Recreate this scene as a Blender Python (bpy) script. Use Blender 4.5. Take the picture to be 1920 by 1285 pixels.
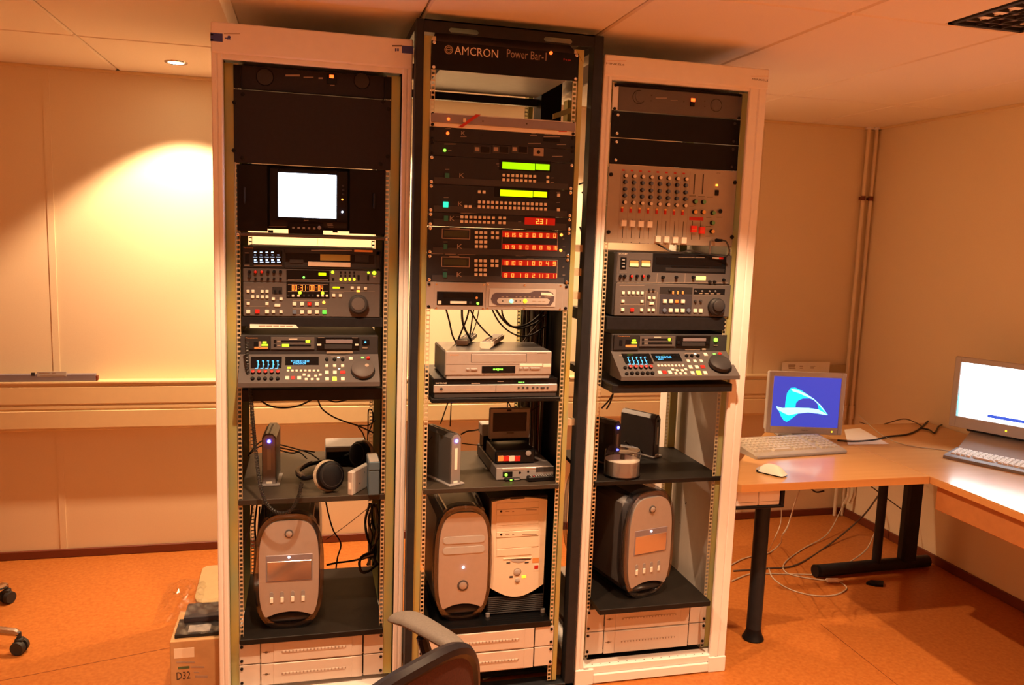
import bpy, math, random
from mathutils import Vector as V, Matrix
random.seed(7)
S = bpy.context.scene
for o in list(bpy.data.objects): bpy.data.objects.remove(o)
COL = S.collection

# ---------------------------------------------------------------- camera
FPX, CAM = 1528.8, V((-.3695, -2.6233, 1.6215))
YAW, PITCH, ROLL = .2470, -.1327, .0352
_fw = V((math.sin(YAW)*math.cos(PITCH), math.cos(YAW)*math.cos(PITCH), math.sin(PITCH)))
_r0 = V((math.cos(YAW), -math.sin(YAW), 0)); _u0 = _r0.cross(_fw)
_r = _r0*math.cos(ROLL)+_u0*math.sin(ROLL); _u = _u0*math.cos(ROLL)-_r0*math.sin(ROLL)
cd = bpy.data.cameras.new('camera'); cam = bpy.data.objects.new('camera', cd); COL.objects.link(cam)
cd.sensor_width = 36; cd.sensor_fit = 'HORIZONTAL'; cd.lens = FPX/1920*36; cd.clip_start = .05
cam.matrix_world = Matrix(((_r.x, _u.x, -_fw.x, CAM.x), (_r.y, _u.y, -_fw.y, CAM.y), (_r.z, _u.z, -_fw.z, CAM.z), (0, 0, 0, 1)))
S.camera = cam
# ---------------------------------------------------------------- light
w = bpy.data.worlds.new('world'); S.world = w; w.use_nodes = True
w.node_tree.nodes['Background'].inputs[0].default_value = (1, .55, .28, 1)
w.node_tree.nodes['Background'].inputs[1].default_value = .05
WARM = (1.0, .62, .34)
LAMP_W = 88.0
S.view_settings.view_transform = 'Standard'; S.view_settings.look = 'None'
S.view_settings.gamma = 1; S.view_settings.use_curve_mapping = False
S.view_settings.exposure = 0.58
# survey planes of the room (metres)
HC, YB, XW = 2.29, 1.535, 2.787
YL, YM, YR = .0996, 0.0, .0536            # faces of the racked panels
ZM0, ZR0, ZL0 = 2.2143, 2.1356, 2.0343
U1, PW = .04445, .4826
XL, XM, XR = -.5942, 0.0, .6256

# ---------------------------------------------------------------- helpers
def ray(px, py): return _fw+_r*((px-960)/FPX)-_u*((py-642.5)/FPX)
def onY(px, py, Y): d = ray(px, py); return CAM+d*((Y-CAM.y)/d.y)
def onX(px, py, X): d = ray(px, py); return CAM+d*((X-CAM.x)/d.x)
def onZ(px, py, Z): d = ray(px, py); return CAM+d*((Z-CAM.z)/d.z)

MAT = {}
def mat(name, col, rough=.5, metal=0., var=.06, scale=30., bump=0., emit=None, es=1., coat=0., col2=None, spec=.5, stretch=None, coord='Object', detail=3.):
    m = bpy.data.materials.new(name); m.use_nodes = True; nt = m.node_tree; b = nt.nodes['Principled BSDF']
    b.inputs['Roughness'].default_value = rough; b.inputs['Metallic'].default_value = metal
    b.inputs['Specular IOR Level'].default_value = spec
    b.inputs['Coat Weight'].default_value = coat; b.inputs['Coat Roughness'].default_value = .12
    tc = nt.nodes.new('ShaderNodeTexCoord'); mp = nt.nodes.new('ShaderNodeMapping'); nz = nt.nodes.new('ShaderNodeTexNoise')
    nz.inputs['Scale'].default_value = scale; nz.inputs['Detail'].default_value = detail
    if stretch: mp.inputs['Scale'].default_value = stretch
    nt.links.new(tc.outputs[coord], mp.inputs[0]); nt.links.new(mp.outputs[0], nz.inputs['Vector'])
    rp = nt.nodes.new('ShaderNodeValToRGB'); nt.links.new(nz.outputs[0], rp.inputs[0])
    a = tuple(max(0, c*(1-var)) for c in col); bb = tuple(min(1, c*(1+var)) for c in col)
    if col2: a, bb = col, col2
    rp.color_ramp.elements[0].position = .3; rp.color_ramp.elements[1].position = .7
    rp.color_ramp.elements[0].color = (*a, 1); rp.color_ramp.elements[1].color = (*bb, 1)
    nt.links.new(rp.outputs[0], b.inputs['Base Color'])
    if bump:
        bp = nt.nodes.new('ShaderNodeBump'); bp.inputs['Strength'].default_value = bump; bp.inputs['Distance'].default_value = .002
        nt.links.new(nz.outputs[0], bp.inputs['Height']); nt.links.new(bp.outputs[0], b.inputs['Normal'])
    if emit:
        b.inputs['Emission Color'].default_value = (*emit, 1); b.inputs['Emission Strength'].default_value = es
    MAT[name] = m; return m
def clear(name, tint, gloss, rough=.05, edge=.7):
    m = bpy.data.materials.new(name); m.use_nodes = True; nt = m.node_tree; nt.nodes.clear()
    out = nt.nodes.new('ShaderNodeOutputMaterial'); mx = nt.nodes.new('ShaderNodeMixShader'); t = nt.nodes.new('ShaderNodeBsdfTransparent')
    g = nt.nodes.new('ShaderNodeBsdfGlossy'); lw = nt.nodes.new('ShaderNodeLayerWeight'); mt = nt.nodes.new('ShaderNodeMath')
    nz = nt.nodes.new('ShaderNodeTexNoise'); nz.inputs['Scale'].default_value = 12
    bp = nt.nodes.new('ShaderNodeBump'); bp.inputs['Strength'].default_value = .15; nt.links.new(nz.outputs[0], bp.inputs['Height']); nt.links.new(bp.outputs[0], g.inputs['Normal'])
    lw.inputs[0].default_value = .35; mt.operation = 'MULTIPLY_ADD'; mt.inputs[1].default_value = edge; mt.inputs[2].default_value = gloss
    nt.links.new(lw.outputs['Facing'], mt.inputs[0]); nt.links.new(mt.outputs[0], mx.inputs[0])
    t.inputs[0].default_value = (*tint, 1); g.inputs['Roughness'].default_value = rough; g.inputs[0].default_value = (.66, .67, .72, 1)
    nt.links.new(t.outputs[0], mx.inputs[1]); nt.links.new(g.outputs[0], mx.inputs[2]); nt.links.new(mx.outputs[0], out.inputs[0])
    MAT[name] = m

mat('wall', (.84, .71, .50), .75, bump=.06, scale=180, var=.015)
mat('ceiling', (.86, .76, .65), .85, bump=.08, scale=260, var=.02)
mat('ceil_gap', (.35, .28, .2), .9)
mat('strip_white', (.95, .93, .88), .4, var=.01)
mat('lino', (.385, .115, .021), .42, col2=(.495, .180, .040), scale=62, detail=10., bump=.02, spec=.35)
mat('base_brown', (.16, .035, .012), .5, scale=20, stretch=(1, 1, 6))
mat('trunk', (.80, .63, .36), .5, var=.015, coat=.1)
mat('white_metal', (.84, .82, .82), .42, var=.015)
mat('zinc', (.52, .43, .12), .42, .3, col2=(.33, .42, .24), scale=16, stretch=(1, 1, .35), detail=4.)
mat('rail_zinc', (.70, .62, .44), .42, .5, var=.1)
mat('black_metal', (.014, .014, .017), .42, .0, var=.15, scale=60, spec=.2)
mat('black_frame', (.026, .029, .036), .45, .3, var=.1, spec=.2)
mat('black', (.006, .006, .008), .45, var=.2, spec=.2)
mat('gloss_black', (.006, .006, .007), .12, coat=.08, spec=.25)
mat('dark_panel', (.022, .020, .026), .55, var=.08, scale=90, spec=.2)
mat('dark_grey', (.042, .040, .044), .5, var=.06, spec=.2)
mat('vtr_grey', (.105, .092, .092), .5, var=.04, spec=.2)
mat('vtr_dark', (.026, .024, .026), .5, var=.06, spec=.2)
mat('amp_grey', (.105, .092, .092), .55, var=.05)
mat('kramer', (.026, .028, .037), .5, var=.06, spec=.2)
mat('kramer_lo', (.056, .056, .066), .5, var=.05, spec=.2)
mat('silver', (.48, .465, .465), .38, .55, var=.04, scale=60)
mat('silver_lid', (.27, .245, .29), .5, .3, var=.05)
mat('alu', (.47, .455, .45), .36, .5, var=.03, scale=40)
mat('mixer', (.40, .35, .285), .5, .15, var=.03)
mat('cream', (.86, .80, .70), .45, var=.02)
mat('beige', (.80, .72, .58), .5, var=.02)
mat('grey', (.28, .27, .28), .5, var=.04)
mat('lgrey', (.46, .435, .42), .5, var=.03)
mat('bluegrey', (.09, .16, .23), .5, var=.04)
mat('print', (.75, .68, .58), .6, var=.05)
mat('print_dim', (.36, .28, .22), .6, var=.05)
mat('print_dark', (.05, .04, .04), .6)
mat('orange_print', (.75, .33, .10), .6)
mat('knob_blue', (.10, .14, .22), .45)
mat('knob_green', (.14, .40, .20), .45)
mat('knob_orange', (.85, .50, .16), .45)
mat('red', (.55, .02, .015), .4)
mat('red_tape', (.50, .03, .02), .5)
mat('teal_off', (.02, .16, .14), .35)
mat('paper', (.88, .86, .80), .7, var=.02)
mat('blue_label', (.05, .06, .28), .6)
mat('brown_wood', (.16, .12, .10), .5, scale=8, stretch=(1, 8, 8), var=.15)
mat('shelf_dark', (.012, .010, .009), .5, var=.2, scale=25, spec=.2)
mat('shelf_grey', (.042, .032, .024), .5, var=.1, scale=20, spec=.2)
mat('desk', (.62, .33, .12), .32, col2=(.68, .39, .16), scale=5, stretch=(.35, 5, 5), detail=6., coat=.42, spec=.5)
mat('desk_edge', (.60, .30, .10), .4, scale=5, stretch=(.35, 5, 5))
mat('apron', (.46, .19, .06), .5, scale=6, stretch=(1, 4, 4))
mat('chrome', (.78, .78, .78), .14, 1., var=.01)
mat('rubber', (.02, .02, .02), .6)
mat('chair_black', (.018, .016, .022), .38, var=.1, scale=200, bump=.03, spec=.2)
mat('arm_grey', (.15, .13, .115), .6, var=.12, scale=220, bump=.1)
mat('upholstery', (.060, .013, .005), .85, var=.25, scale=240, bump=.2)
mat('cardboard', (.52, .32, .15), .8, var=.08, scale=25)
mat('cable_black', (.018, .015, .014), .45)
mat('cable_brown', (.09, .06, .045), .5)
mat('cable_grey', (.55, .48, .38), .5)
mat('cable_red', (.16, .02, .015), .5)
mat('pipe', (.80, .68, .50), .4, var=.02)
mat('pale_foam', (.46, .39, .29), .8, var=.2, scale=80)
mat('disc_silver', (.36, .35, .36), .32, .45, var=.05, stretch=(.01, .01, 90))
mat('graphite', (.11, .105, .11), .35, .3, var=.04, spec=.2)
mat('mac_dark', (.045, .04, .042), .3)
mat('drawer', (.68, .61, .55), .45, var=.015)
mat('board', (.42, .33, .18), .6, var=.03)
mat('navy', (.045, .042, .055), .5, spec=.2); mat('red_bright', (.85, .04, .03), .4); mat('surround', (.10, .075, .09), .4); mat('mirror', (.75, .70, .68), .10, .9, var=.03); mat('lcd_off', (.045, .055, .035), .25); mat('knob_green_d', (.08, .14, .06), .6)
mat('drive_grey', (.30, .29, .30), .4, .3, var=.03); mat('drive_dark', (.10, .095, .10), .4, .3, var=.03); mat('kb_grey', (.40, .35, .28), .5); mat('kb_key', (.50, .44, .35), .5)
mat('gold_label', (.34, .24, .05), .55)
def em(name, c, s, base=None): mat(name, base or tuple(min(.8, x*.5) for x in c), .4, emit=c, es=s, var=.02)
em('led_red', (1, .085, .010), 2.6); em('led_orange', (1, .30, .03), 2.8); em('led_green', (.2, 1, .04), 2.2)
em('led_lime', (.55, 1, .02), 1.6); em('led_yellow', (.95, .80, .02), 1.5); em('led_blue', (.05, .06, 1), 18); em('led_white', (.75, .8, 1), 14)
em('seg_red', (1, .13, .02), 2.4); em('seg_hot', (1, .16, .02), 2.6); em('win_red', (.35, .003, .001), .9, (.05, .004, .004))
em('lcd_green', (.33, .9, .0), .85); em('lcd_lime', (.62, .95, .0), .9); em('teal_on', (.02, .85, .48), .9)
em('vfd_blue', (.08, .5, 1), 1.6); em('vfd_pale', (.45, .66, 1), 1.6); em('lamp_warm', (1, .62, .14), 1.6); em('lamp_hi', (1, .9, .45), 3)
em('crt', (.78, .84, 1), 7.5); em('scr_white', (.95, .98, 1), 4.2); em('scr_blue', (.035, .05, .42), .85); em('scr_cyan', (0, .62, .95), 1.2)
em('scr_cyan2', (.35, .9, 1), 1.3); em('scr_edge', (.15, .8, 1), 2.0); em('scr_bar', (.03, .08, .5), 1.0); em('bulb', (1, .82, .5), 40)
em('led_mint', (.18, 1, .40), 2.2); em('key_lime', (.75, .8, .06), 1.0); em('key_green', (.1, .85, .06), .9); em('led_dimgreen', (.2, .9, .1), 1.5)
clear('acrylic', (.74, .75, .78), .10, .05, .42); clear('film', (.985, .98, .97), .03, .15, .22); clear('acrylic_thin', (.95, .95, .95), .10, .05)

class G:
    """one mesh in the making, in world coordinates unless its parent is turned"""
    def __init__(s): s.v = []; s.f = []; s.m = []
    def add(s, vs, fs, mi=0):
        n = len(s.v); s.v += [tuple(a) for a in vs]; s.f += [tuple(i+n for i in f) for f in fs]; s.m += [mi]*len(fs); return s
    def box(s, x0, y0, z0, x1, y1, z1, mi=0):
        x0, x1 = min(x0, x1), max(x0, x1); y0, y1 = min(y0, y1), max(y0, y1); z0, z1 = min(z0, z1), max(z0, z1)
        return s.add([(x0, y0, z0), (x1, y0, z0), (x1, y1, z0), (x0, y1, z0), (x0, y0, z1), (x1, y0, z1), (x1, y1, z1), (x0, y1, z1)],
                     [(0, 3, 2, 1), (4, 5, 6, 7), (0, 1, 5, 4), (1, 2, 6, 5), (2, 3, 7, 6), (3, 0, 4, 7)], mi)
    def bbox(s, x0, y0, z0, x1, y1, z1, b=.002, mi=0):
        x0, x1 = min(x0, x1), max(x0, x1); y0, y1 = min(y0, y1), max(y0, y1); z0, z1 = min(z0, z1), max(z0, z1)
        b = min(b, (x1-x0)*.45, (y1-y0)*.45, (z1-z0)*.45); lo = (x0, y0, z0); hi = (x1, y1, z1); vs = []; ix = {}
        for cx in (0, 1):
            for cy in (0, 1):
                for cz in (0, 1):
                    c = (cx, cy, cz)
                    for a in range(3):
                        p = [(hi[k]-(b if k != a else 0)) if c[k] else (lo[k]+(b if k != a else 0)) for k in range(3)]
                        ix[(c, a)] = len(vs); vs.append(p)
        fs = []
        for a in range(3):
            o1, o2 = [k for k in range(3) if k != a]
            for sd in (0, 1):
                q = []
                for (p1, p2) in ((0, 0), (1, 0), (1, 1), (0, 1)):
                    c = [0, 0, 0]; c[a] = sd; c[o1] = p1; c[o2] = p2; q.append(ix[(tuple(c), a)])
                fs.append(tuple(q))
            for p1 in (0, 1):
                for p2 in (0, 1):
                    c0 = [0, 0, 0]; c0[o1] = p1; c0[o2] = p2; c1 = list(c0); c1[a] = 1
                    c0, c1 = tuple(c0), tuple(c1)
                    fs.append((ix[(c0, o1)], ix[(c0, o2)], ix[(c1, o2)], ix[(c1, o1)]))
        for c in [(i, j, k) for i in (0, 1) for j in (0, 1) for k in (0, 1)]:
            fs.append((ix[(c, 0)], ix[(c, 1)], ix[(c, 2)]))
        return s.add(vs, fs, mi)
    def prism(s, pts, vec, mi=0):
        pts = [V(p) for p in pts]; vec = V(vec); n = len(pts)
        fs = [tuple(range(n)), tuple(range(2*n-1, n-1, -1))]+[(i, (i+1) % n, n+(i+1) % n, n+i) for i in range(n)]
        return s.add(pts+[p+vec for p in pts], fs, mi)
    def cone(s, p0, p1, r0, r1=None, n=16, mi=0, caps=True):
        r1 = r0 if r1 is None else r1; p0, p1 = V(p0), V(p1); d = (p1-p0).normalized()
        a = d.orthogonal().normalized(); b = d.cross(a); vs = []
        for p, r in ((p0, r0), (p1, r1)):
            for i in range(n): t = 2*math.pi*i/n; vs.append(p+a*math.cos(t)*r+b*math.sin(t)*r)
        fs = [(i, (i+1) % n, n+(i+1) % n, n+i) for i in range(n)]
        if caps: fs += [tuple(range(n-1, -1, -1)), tuple(range(n, 2*n))]
        return s.add(vs, fs, mi)
    def lathe(s, p, axis, prof, n=24, mi=0):
        """prof: (distance along axis, radius)"""
        p, d = V(p), V(axis).normalized(); a = d.orthogonal().normalized(); b = d.cross(a); vs = []; k = len(prof)
        for h, r in prof:
            for i in range(n): t = 2*math.pi*i/n; vs.append(p+d*h+a*math.cos(t)*r+b*math.sin(t)*r)
        fs = [(j*n+i, j*n+(i+1) % n, (j+1)*n+(i+1) % n, (j+1)*n+i) for j in range(k-1) for i in range(n)]
        fs += [tuple(range(n-1, -1, -1)), tuple(range((k-1)*n, k*n))]
        return s.add(vs, fs, mi)
    def tube(s, pts, r, n=6, closed=False, mi=0):
        pts = [V(p) for p in pts]; k = len(pts); up = V((0, 0, 1)); vs = []; pa = None
        for i, p in enumerate(pts):
            if closed: t = pts[(i+1) % k]-pts[i-1]
            else: t = pts[min(i+1, k-1)]-pts[max(i-1, 0)]
            t.normalize()
            if pa is None: pa = t.orthogonal().normalized()
            a = (pa-t*pa.dot(t)); a = a.normalized() if a.length > 1e-6 else t.orthogonal().normalized(); pa = a; b = t.cross(a)
            rr = r[i] if isinstance(r, (list, tuple)) else r
            vs += [p+a*math.cos(2*math.pi*j/n)*rr+b*math.sin(2*math.pi*j/n)*rr for j in range(n)]
        fs = [(i*n+j, i*n+(j+1) % n, ((i+1) % k)*n+(j+1) % n, ((i+1) % k)*n+j) for i in range(k if closed else k-1) for j in range(n)]
        if not closed: fs += [tuple(range(n-1, -1, -1)), tuple(range((k-1)*n, k*n))]
        return s.add(vs, fs, mi)
    def grid(s, fn, nu, nv, mi=0):
        vs = [fn(i/nu, j/nv) for j in range(nv+1) for i in range(nu+1)]
        return s.add(vs, [(j*(nu+1)+i, j*(nu+1)+i+1, (j+1)*(nu+1)+i+1, (j+1)*(nu+1)+i) for j in range(nv) for i in range(nu)], mi)
    def mesh(s, name, mats, smooth=False, off=(0, 0, 0)):
        me = bpy.data.meshes.new(name); o = V(off)
        me.from_pydata([V(p)-o for p in s.v], [], s.f)
        for m in (mats if isinstance(mats, (list, tuple)) else [mats]): me.materials.append(MAT[m])
        for p, i in zip(me.polygons, s.m): p.material_index = i
        fix_normals(me)
        if smooth:
            for p in me.polygons: p.use_smooth = True
            me.set_sharp_from_angle(angle=math.radians(38))
        me.update(); return me
    def build(s, name, mats, parent=None, smooth=False, local=False):
        off = (0, 0, 0)
        if parent is not None and not local: off = root_loc(parent)
        if parent is None and not local and s.v:
            xs, ys, zs = zip(*[tuple(p) for p in s.v]); off = ((min(xs)+max(xs))/2, (min(ys)+max(ys))/2, min(zs))
        o = bpy.data.objects.new(name, s.mesh(name, mats, smooth, off)); COL.objects.link(o)
        if parent is not None: o.parent = parent
        else: o.location = off
        return o
import bmesh
def fix_normals(me):
    bm = bmesh.new(); bm.from_mesh(me); bmesh.ops.recalc_face_normals(bm, faces=bm.faces); bm.to_mesh(me); bm.free()
def root_loc(o):
    l = V(o.location)
    while o.parent: o = o.parent; l += V(o.location)
    return l
def tag(o, label, cat, group=None):
    o['label'] = label; o['category'] = cat
    if group: o['group'] = group
    return o
def thing(name, label, cat, loc=(0, 0, 0), rz=0, group=None):
    o = bpy.data.objects.new(name, None); o.empty_display_size = .05; COL.objects.link(o); o.location = loc; o.rotation_euler = (0, 0, rz)
    return tag(o, label, cat, group)
def struct(o): o['kind'] = 'structure'; return o
def inst(name, me, parent, loc, rot=None):
    o = bpy.data.objects.new(name, me); COL.objects.link(o); o.parent = parent
    o.location = V(loc)-root_loc(parent)
    if rot: o.rotation_euler = rot
    return o
_mc = {}
def m_box(w, h, d, mt, b=.0008):
    k = ('b', round(w, 4), round(h, 4), round(d, 4), mt)
    if k not in _mc: _mc[k] = G().bbox(-w/2, -d, -h/2, w/2, .0012, h/2, b).mesh('button', mt)
    return _mc[k]
def m_cyl(r, d, mt, n=12, dome=False, r1=None):
    k = ('c', round(r, 4), round(d, 4), mt, n, dome, r1)
    if k not in _mc:
        pr = [(-.0012, r), (d*.7, r), (d, r*.8 if not dome else r*.55)] if r1 is None else [(-.0012, r), (d*.85, r1), (d, r1*.85)]
        _mc[k] = G().lathe((0, 0, 0), (0, -1, 0), pr, n).mesh('knob', mt, True)
    return _mc[k]
def m_text(s, mt, ex=.0004):
    k = ('t', s, mt)
    if k not in _mc:
        c = bpy.data.curves.new('lettering', 'FONT'); c.body = s; c.size = 1; c.extrude = .01; c.align_x = 'CENTER'; c.align_y = 'CENTER'; c.resolution_u = 2
        o = bpy.data.objects.new('lettering', c); COL.objects.link(o)
        dg = bpy.context.evaluated_depsgraph_get(); me = bpy.data.meshes.new_from_object(o.evaluated_get(dg)); bpy.data.objects.remove(o)
        xs = [v.co.x for v in me.vertices]; ys = [v.co.y for v in me.vertices]
        wx, hy = max(xs)-min(xs), max(ys)-min(ys); cx, cy = (max(xs)+min(xs))/2, (max(ys)+min(ys))/2
        for v in me.vertices: v.co = V(((v.co.x-cx)/wx, -(v.co.z)*.02, (v.co.y-cy)/hy))
        me.materials.clear(); me.materials.append(MAT[mt]); _mc[k] = me
    return _mc[k]
SEG = {'0': 'abcdef', '1': 'bc', '2': 'abged', '3': 'abgcd', '4': 'fgbc', '5': 'afgcd', '6': 'afgedc', '7': 'abc', '8': 'abcdefg', '9': 'abcfgd', ' ': '', ':': ':'}
def seg_mesh(g, ch, x, z, w, h, y0, y1, t):
    for c in SEG[ch]:
        X0, X1, Z0, Z1, ZM = x-w/2, x+w/2, z-h/2, z+h/2, z
        if c == 'a': g.box(X0, y0, Z1-t, X1, y1, Z1)
        if c == 'd': g.box(X0, y0, Z0, X1, y1, Z0+t)
        if c == 'g': g.box(X0, y0, ZM-t/2, X1, y1, ZM+t/2)
        if c == 'f': g.box(X0, y0, ZM, X0+t, y1, Z1)
        if c == 'b': g.box(X1-t, y0, ZM, X1, y1, Z1)
        if c == 'e': g.box(X0, y0, Z0, X0+t, y1, ZM)
        if c == 'c': g.box(X1-t, y0, Z0, X1, y1, ZM)
        if c == ':':
            g.box(x-t/2, y0, z+h*.12, x+t/2, y1, z+h*.12+t); g.box(x-t/2, y0, z-h*.12-t, x+t/2, y1, z-h*.12)

class Pan:
    """a control face: a plane in the room, read off the photograph through a crop (ox, oy, scale)"""
    def __init__(s, root, crop, Y=None, p0=None, tilt=0.):
        s.root, s.c = root, crop
        s.p0 = V(p0) if p0 is not None else V((0, Y, 0)); s.tilt = tilt            # tilt: lean back of the face, rad
        s.n = V((0, -math.cos(tilt), math.sin(tilt))); s.v = V((0, math.sin(tilt), math.cos(tilt))); s.rot = (-tilt, 0, 0)
    def pt(s, x, y):
        d = ray(s.c[0]+x/s.c[2], s.c[1]+y/s.c[2]); return CAM+d*((s.p0-CAM).dot(s.n)/d.dot(s.n))
    def sc(s, x, y):
        a = s.pt(x, y); return abs(s.pt(x+10, y).x-a.x)/10, abs((s.pt(x, y+10)-a).dot(s.v))/10
    def btn(s, x, y, w, h, mt='cream', d=.004, name='button', parent=None):
        a, b = s.sc(x, y); return inst(name, m_box(w*a, h*b, d, mt), parent or s.root, s.pt(x, y), s.rot)
    def row(s, x0, y0, x1, y1, n, w, h, mt='cream', d=.004, name='button'):
        return [s.btn(x0+(x1-x0)*i/max(1, n-1), y0+(y1-y0)*i/max(1, n-1), w, h, mt, d, name) for i in range(n)]
    def rect(s, x0, y0, x1, y1, mt, d=.002, name='plate', parent=None):
        return s.btn((x0+x1)/2, (y0+y1)/2, abs(x1-x0), abs(y1-y0), mt, d, name, parent)
    def led(s, x, y, w, mt='led_red', d=.004, name='led'):
        a, b = s.sc(x, y); return inst(name, m_cyl(w*b/2, d, mt, 10, True), s.root, s.pt(x, y), s.rot)
    def knob(s, x, y, w, mt='dark_grey', d=.012, cap=None, name='knob', n=14):
        a, b = s.sc(x, y); k = inst(name, m_cyl(w*b/2, d, mt, n), s.root, s.pt(x, y), s.rot)
        if cap: c = inst('cap', m_cyl(w*b/2*.85, .002, cap, n), k, (0, 0, 0)); c.location = (0, -d+.0006, 0)
        return k
    def ring(s, x, y, w, mt, t=.0012, name='ring'):
        a, b = s.sc(x, y); p = s.pt(x, y); g = G(); r = w*b/2
        g.tube([p+V((math.cos(k*.2618)*r, 0, 0))+s.v*(math.sin(k*.2618)*r) for k in range(24)], t, 5, True); return g.build(name, mt, s.root, True)
    def text(s, x, y, w, h, body, mt='print', name='lettering', parent=None):
        a, b = s.sc(x, y); o = inst(name, m_text(body, mt), parent or s.root, s.pt(x, y)+s.n*.0004, s.rot); o.scale = (w*a, .05, h*b); return o
    def bars(s, items, mt='print_dim', name='printed_lines'):
        """lines of small print too fine to read: (x0, x1, y, height)"""
        g = G()
        for x0, x1, y, h in items:
            q = s.pt(x0, y); r = s.pt(x1, y); hh = s.sc(x0, y)[1]*h/2
            z0 = q+s.v*-hh; z1 = q+s.v*hh; z2 = r+s.v*hh; z3 = r+s.v*-hh
            g.prism([z0, z3, z2, z1], s.n*.0006)
        o = g.build(name, mt, s.root); o['kind'] = 'stuff'; return o
    def digits(s, x, y, w, h, txt, mt='seg_red', gap=.35, slant=0, name='digits', thick=.16):
        """seven-segment figures centred at x, y"""
        a, b = s.sc(x, y); p = s.pt(x, y); n = len(txt); cw = w*a/(n+(n-1)*gap); g = G()
        for i, ch in enumerate(txt): seg_mesh(g, ch, p.x-w*a/2+cw/2+i*cw*(1+gap), p.z, cw, h*b, p.y-.0018, p.y-.0002, cw*thick*1.2)
        return g.build(name, mt, s.root)
def smooth_path(pts, n=8):
    pts = [V(p) for p in pts]; q = [pts[0]*2-pts[1]]+pts+[pts[-1]*2-pts[-2]]; out = []
    for i in range(1, len(q)-2):
        for k in range(n):
            t = k/n; a, b, c, d = q[i-1:i+3]
            out.append(.5*((2*b)+(c-a)*t+(2*a-5*b+4*c-d)*t*t+(3*b-a-3*c+d)*t**3))
    return out+[pts[-1]]
def cable(pts, r=.003, mt='cable_black', label='', group=None, name='cable', n=7, cat='cable'):
    g = G(); g.tube(smooth_path(pts, n), r, 6); return tag(g.build(name, mt, None, True), label, cat, group)
def pxc(lst): return [onY(x, y, Y) for x, y, Y in lst]
# ================================================================ the room
X0, Y0 = -3.3, -4.3
fl = struct(G().box(X0, Y0, -.05, XW+.1, YB+.1, 0).build('floor', 'lino')); fl['label'] = 'mottled orange linoleum floor'
for a, b in (((1.66, .16), (1.17, -1.4)), ((.9, -.55), (2.7, -.42))):
    pass
g = G()
for a, b in ((onZ(1539, 1171, 0), onZ(1626, 1240, 0)), (onZ(330, 1213, 0), onZ(130, 1252, 0))):
    d = (b-a).normalized(); nrm = V((-d.y, d.x, 0))*.0012; b = b+d*1.6
    g.prism([a-nrm, b-nrm, b+nrm, a+nrm], (0, 0, .0006))
g.build('seam', 'base_brown', fl)
wb = struct(G().box(X0, YB, 0, XW+.1, YB+.1, HC+.1).build('wall_back', 'wall')); wb['label'] = 'cream panelled back wall'
for x in (-1.51, -2.71, -.31, .89, 2.09):
    G().box(x-.014, YB-.003, .0, x+.014, YB+.001, HC-.004).build('panel_joint', 'wall', wb)
struct(G().box(XW, Y0, 0, XW+.1, YB, HC+.1).build('wall_right', 'wall'))
struct(G().box(X0-.1, Y0, 0, X0, YB, HC+.1).build('wall_left', 'wall'))
struct(G().box(X0-.1, Y0-.1, 0, XW+.1, Y0, HC+.1).build('wall_front', 'wall'))
struct(G().bbox(X0, YB-.012, 0, XW, YB, .042, .003).build('baseboard_back', 'base_brown'))
struct(G().bbox(XW-.012, Y0, 0, XW, YB-.012, .048, .003).build('baseboard_right', 'base_brown'))
# ceiling: backing and loose tiles with open joints
ce = struct(G().box(X0, Y0, HC+.014, XW+.1, YB+.1, HC+.06).build('ceiling', 'ceil_gap')); ce['label'] = 'suspended ceiling of pale tiles'
gx = [X0]+[-1.207+.592*k for k in range(-3, 8)]; gx = [x for x in gx if x < XW-.05]+[XW]
gy = [YB, .815, -.446, -1.705, -2.965, Y0]
LUM = (1.486, 1.752, -.46, -1.66)
tm = {}
for i in range(len(gx)-1):
    for j in range(len(gy)-1):
        x0, x1, y1, y0 = gx[i]+.0035, gx[i+1]-.0035, gy[j]-.0035, gy[j+1]+.0035
        if x1-x0 < .02: continue
        if j == 1 and False: pass
        if gx[i] < LUM[0]+.02 < gx[i+1] and gy[j] <= -.44 and j == 2: x1 = LUM[0]-.004
        k = (round(x1-x0, 3), round(y1-y0, 3))
        if k not in tm: tm[k] = G().bbox(-k[0]/2, -k[1]/2, 0, k[0]/2, k[1]/2, .02, .006).mesh('ceiling_tile', 'ceiling')
        o = bpy.data.objects.new('ceiling_tile', tm[k]); COL.objects.link(o); o.parent = ce; o.location = V(((x0+x1)/2, (y0+y1)/2, HC))-V(ce.location)
G().bbox(-.632, -.30, HC-.004, -.598, .80, HC+.002, .001).build('joint_strip', 'strip_white', ce)
# ceiling edge angle along the walls
struct(G().box(X0, YB-.022, HC-.012, XW, YB, HC-.001).build('trim_1', 'trunk'))
struct(G().box(XW-.022, Y0, HC-.012, XW, YB-.022, HC-.001).build('trim_2', 'trunk'))
# cable trunking along the back wall
tr = struct(thing('trim_3', '', '')); del tr['label']; del tr['category']; tr.location = (0, YB, .635); tr['label'] = 'cream cable trunking along the back wall'
G().bbox(X0, YB-.060, .638, XW-.14, YB, .868, .003).build('duct', 'trunk', tr)
for z0, z1 in ((.650, .733), (.765, .846)):
    G().bbox(X0, YB-.066, z0, XW-.14, YB-.058, z1, .002).build('duct_cover', 'trunk', tr)
G().bbox(X0, YB-.064, .742, XW-.14, YB-.058, .756, .001).build('duct_divider', 'trunk', tr)
G().bbox(X0, YB-.069, .862, XW-.14, YB, .871, .001).build('duct_lip', 'trunk', tr)
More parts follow.
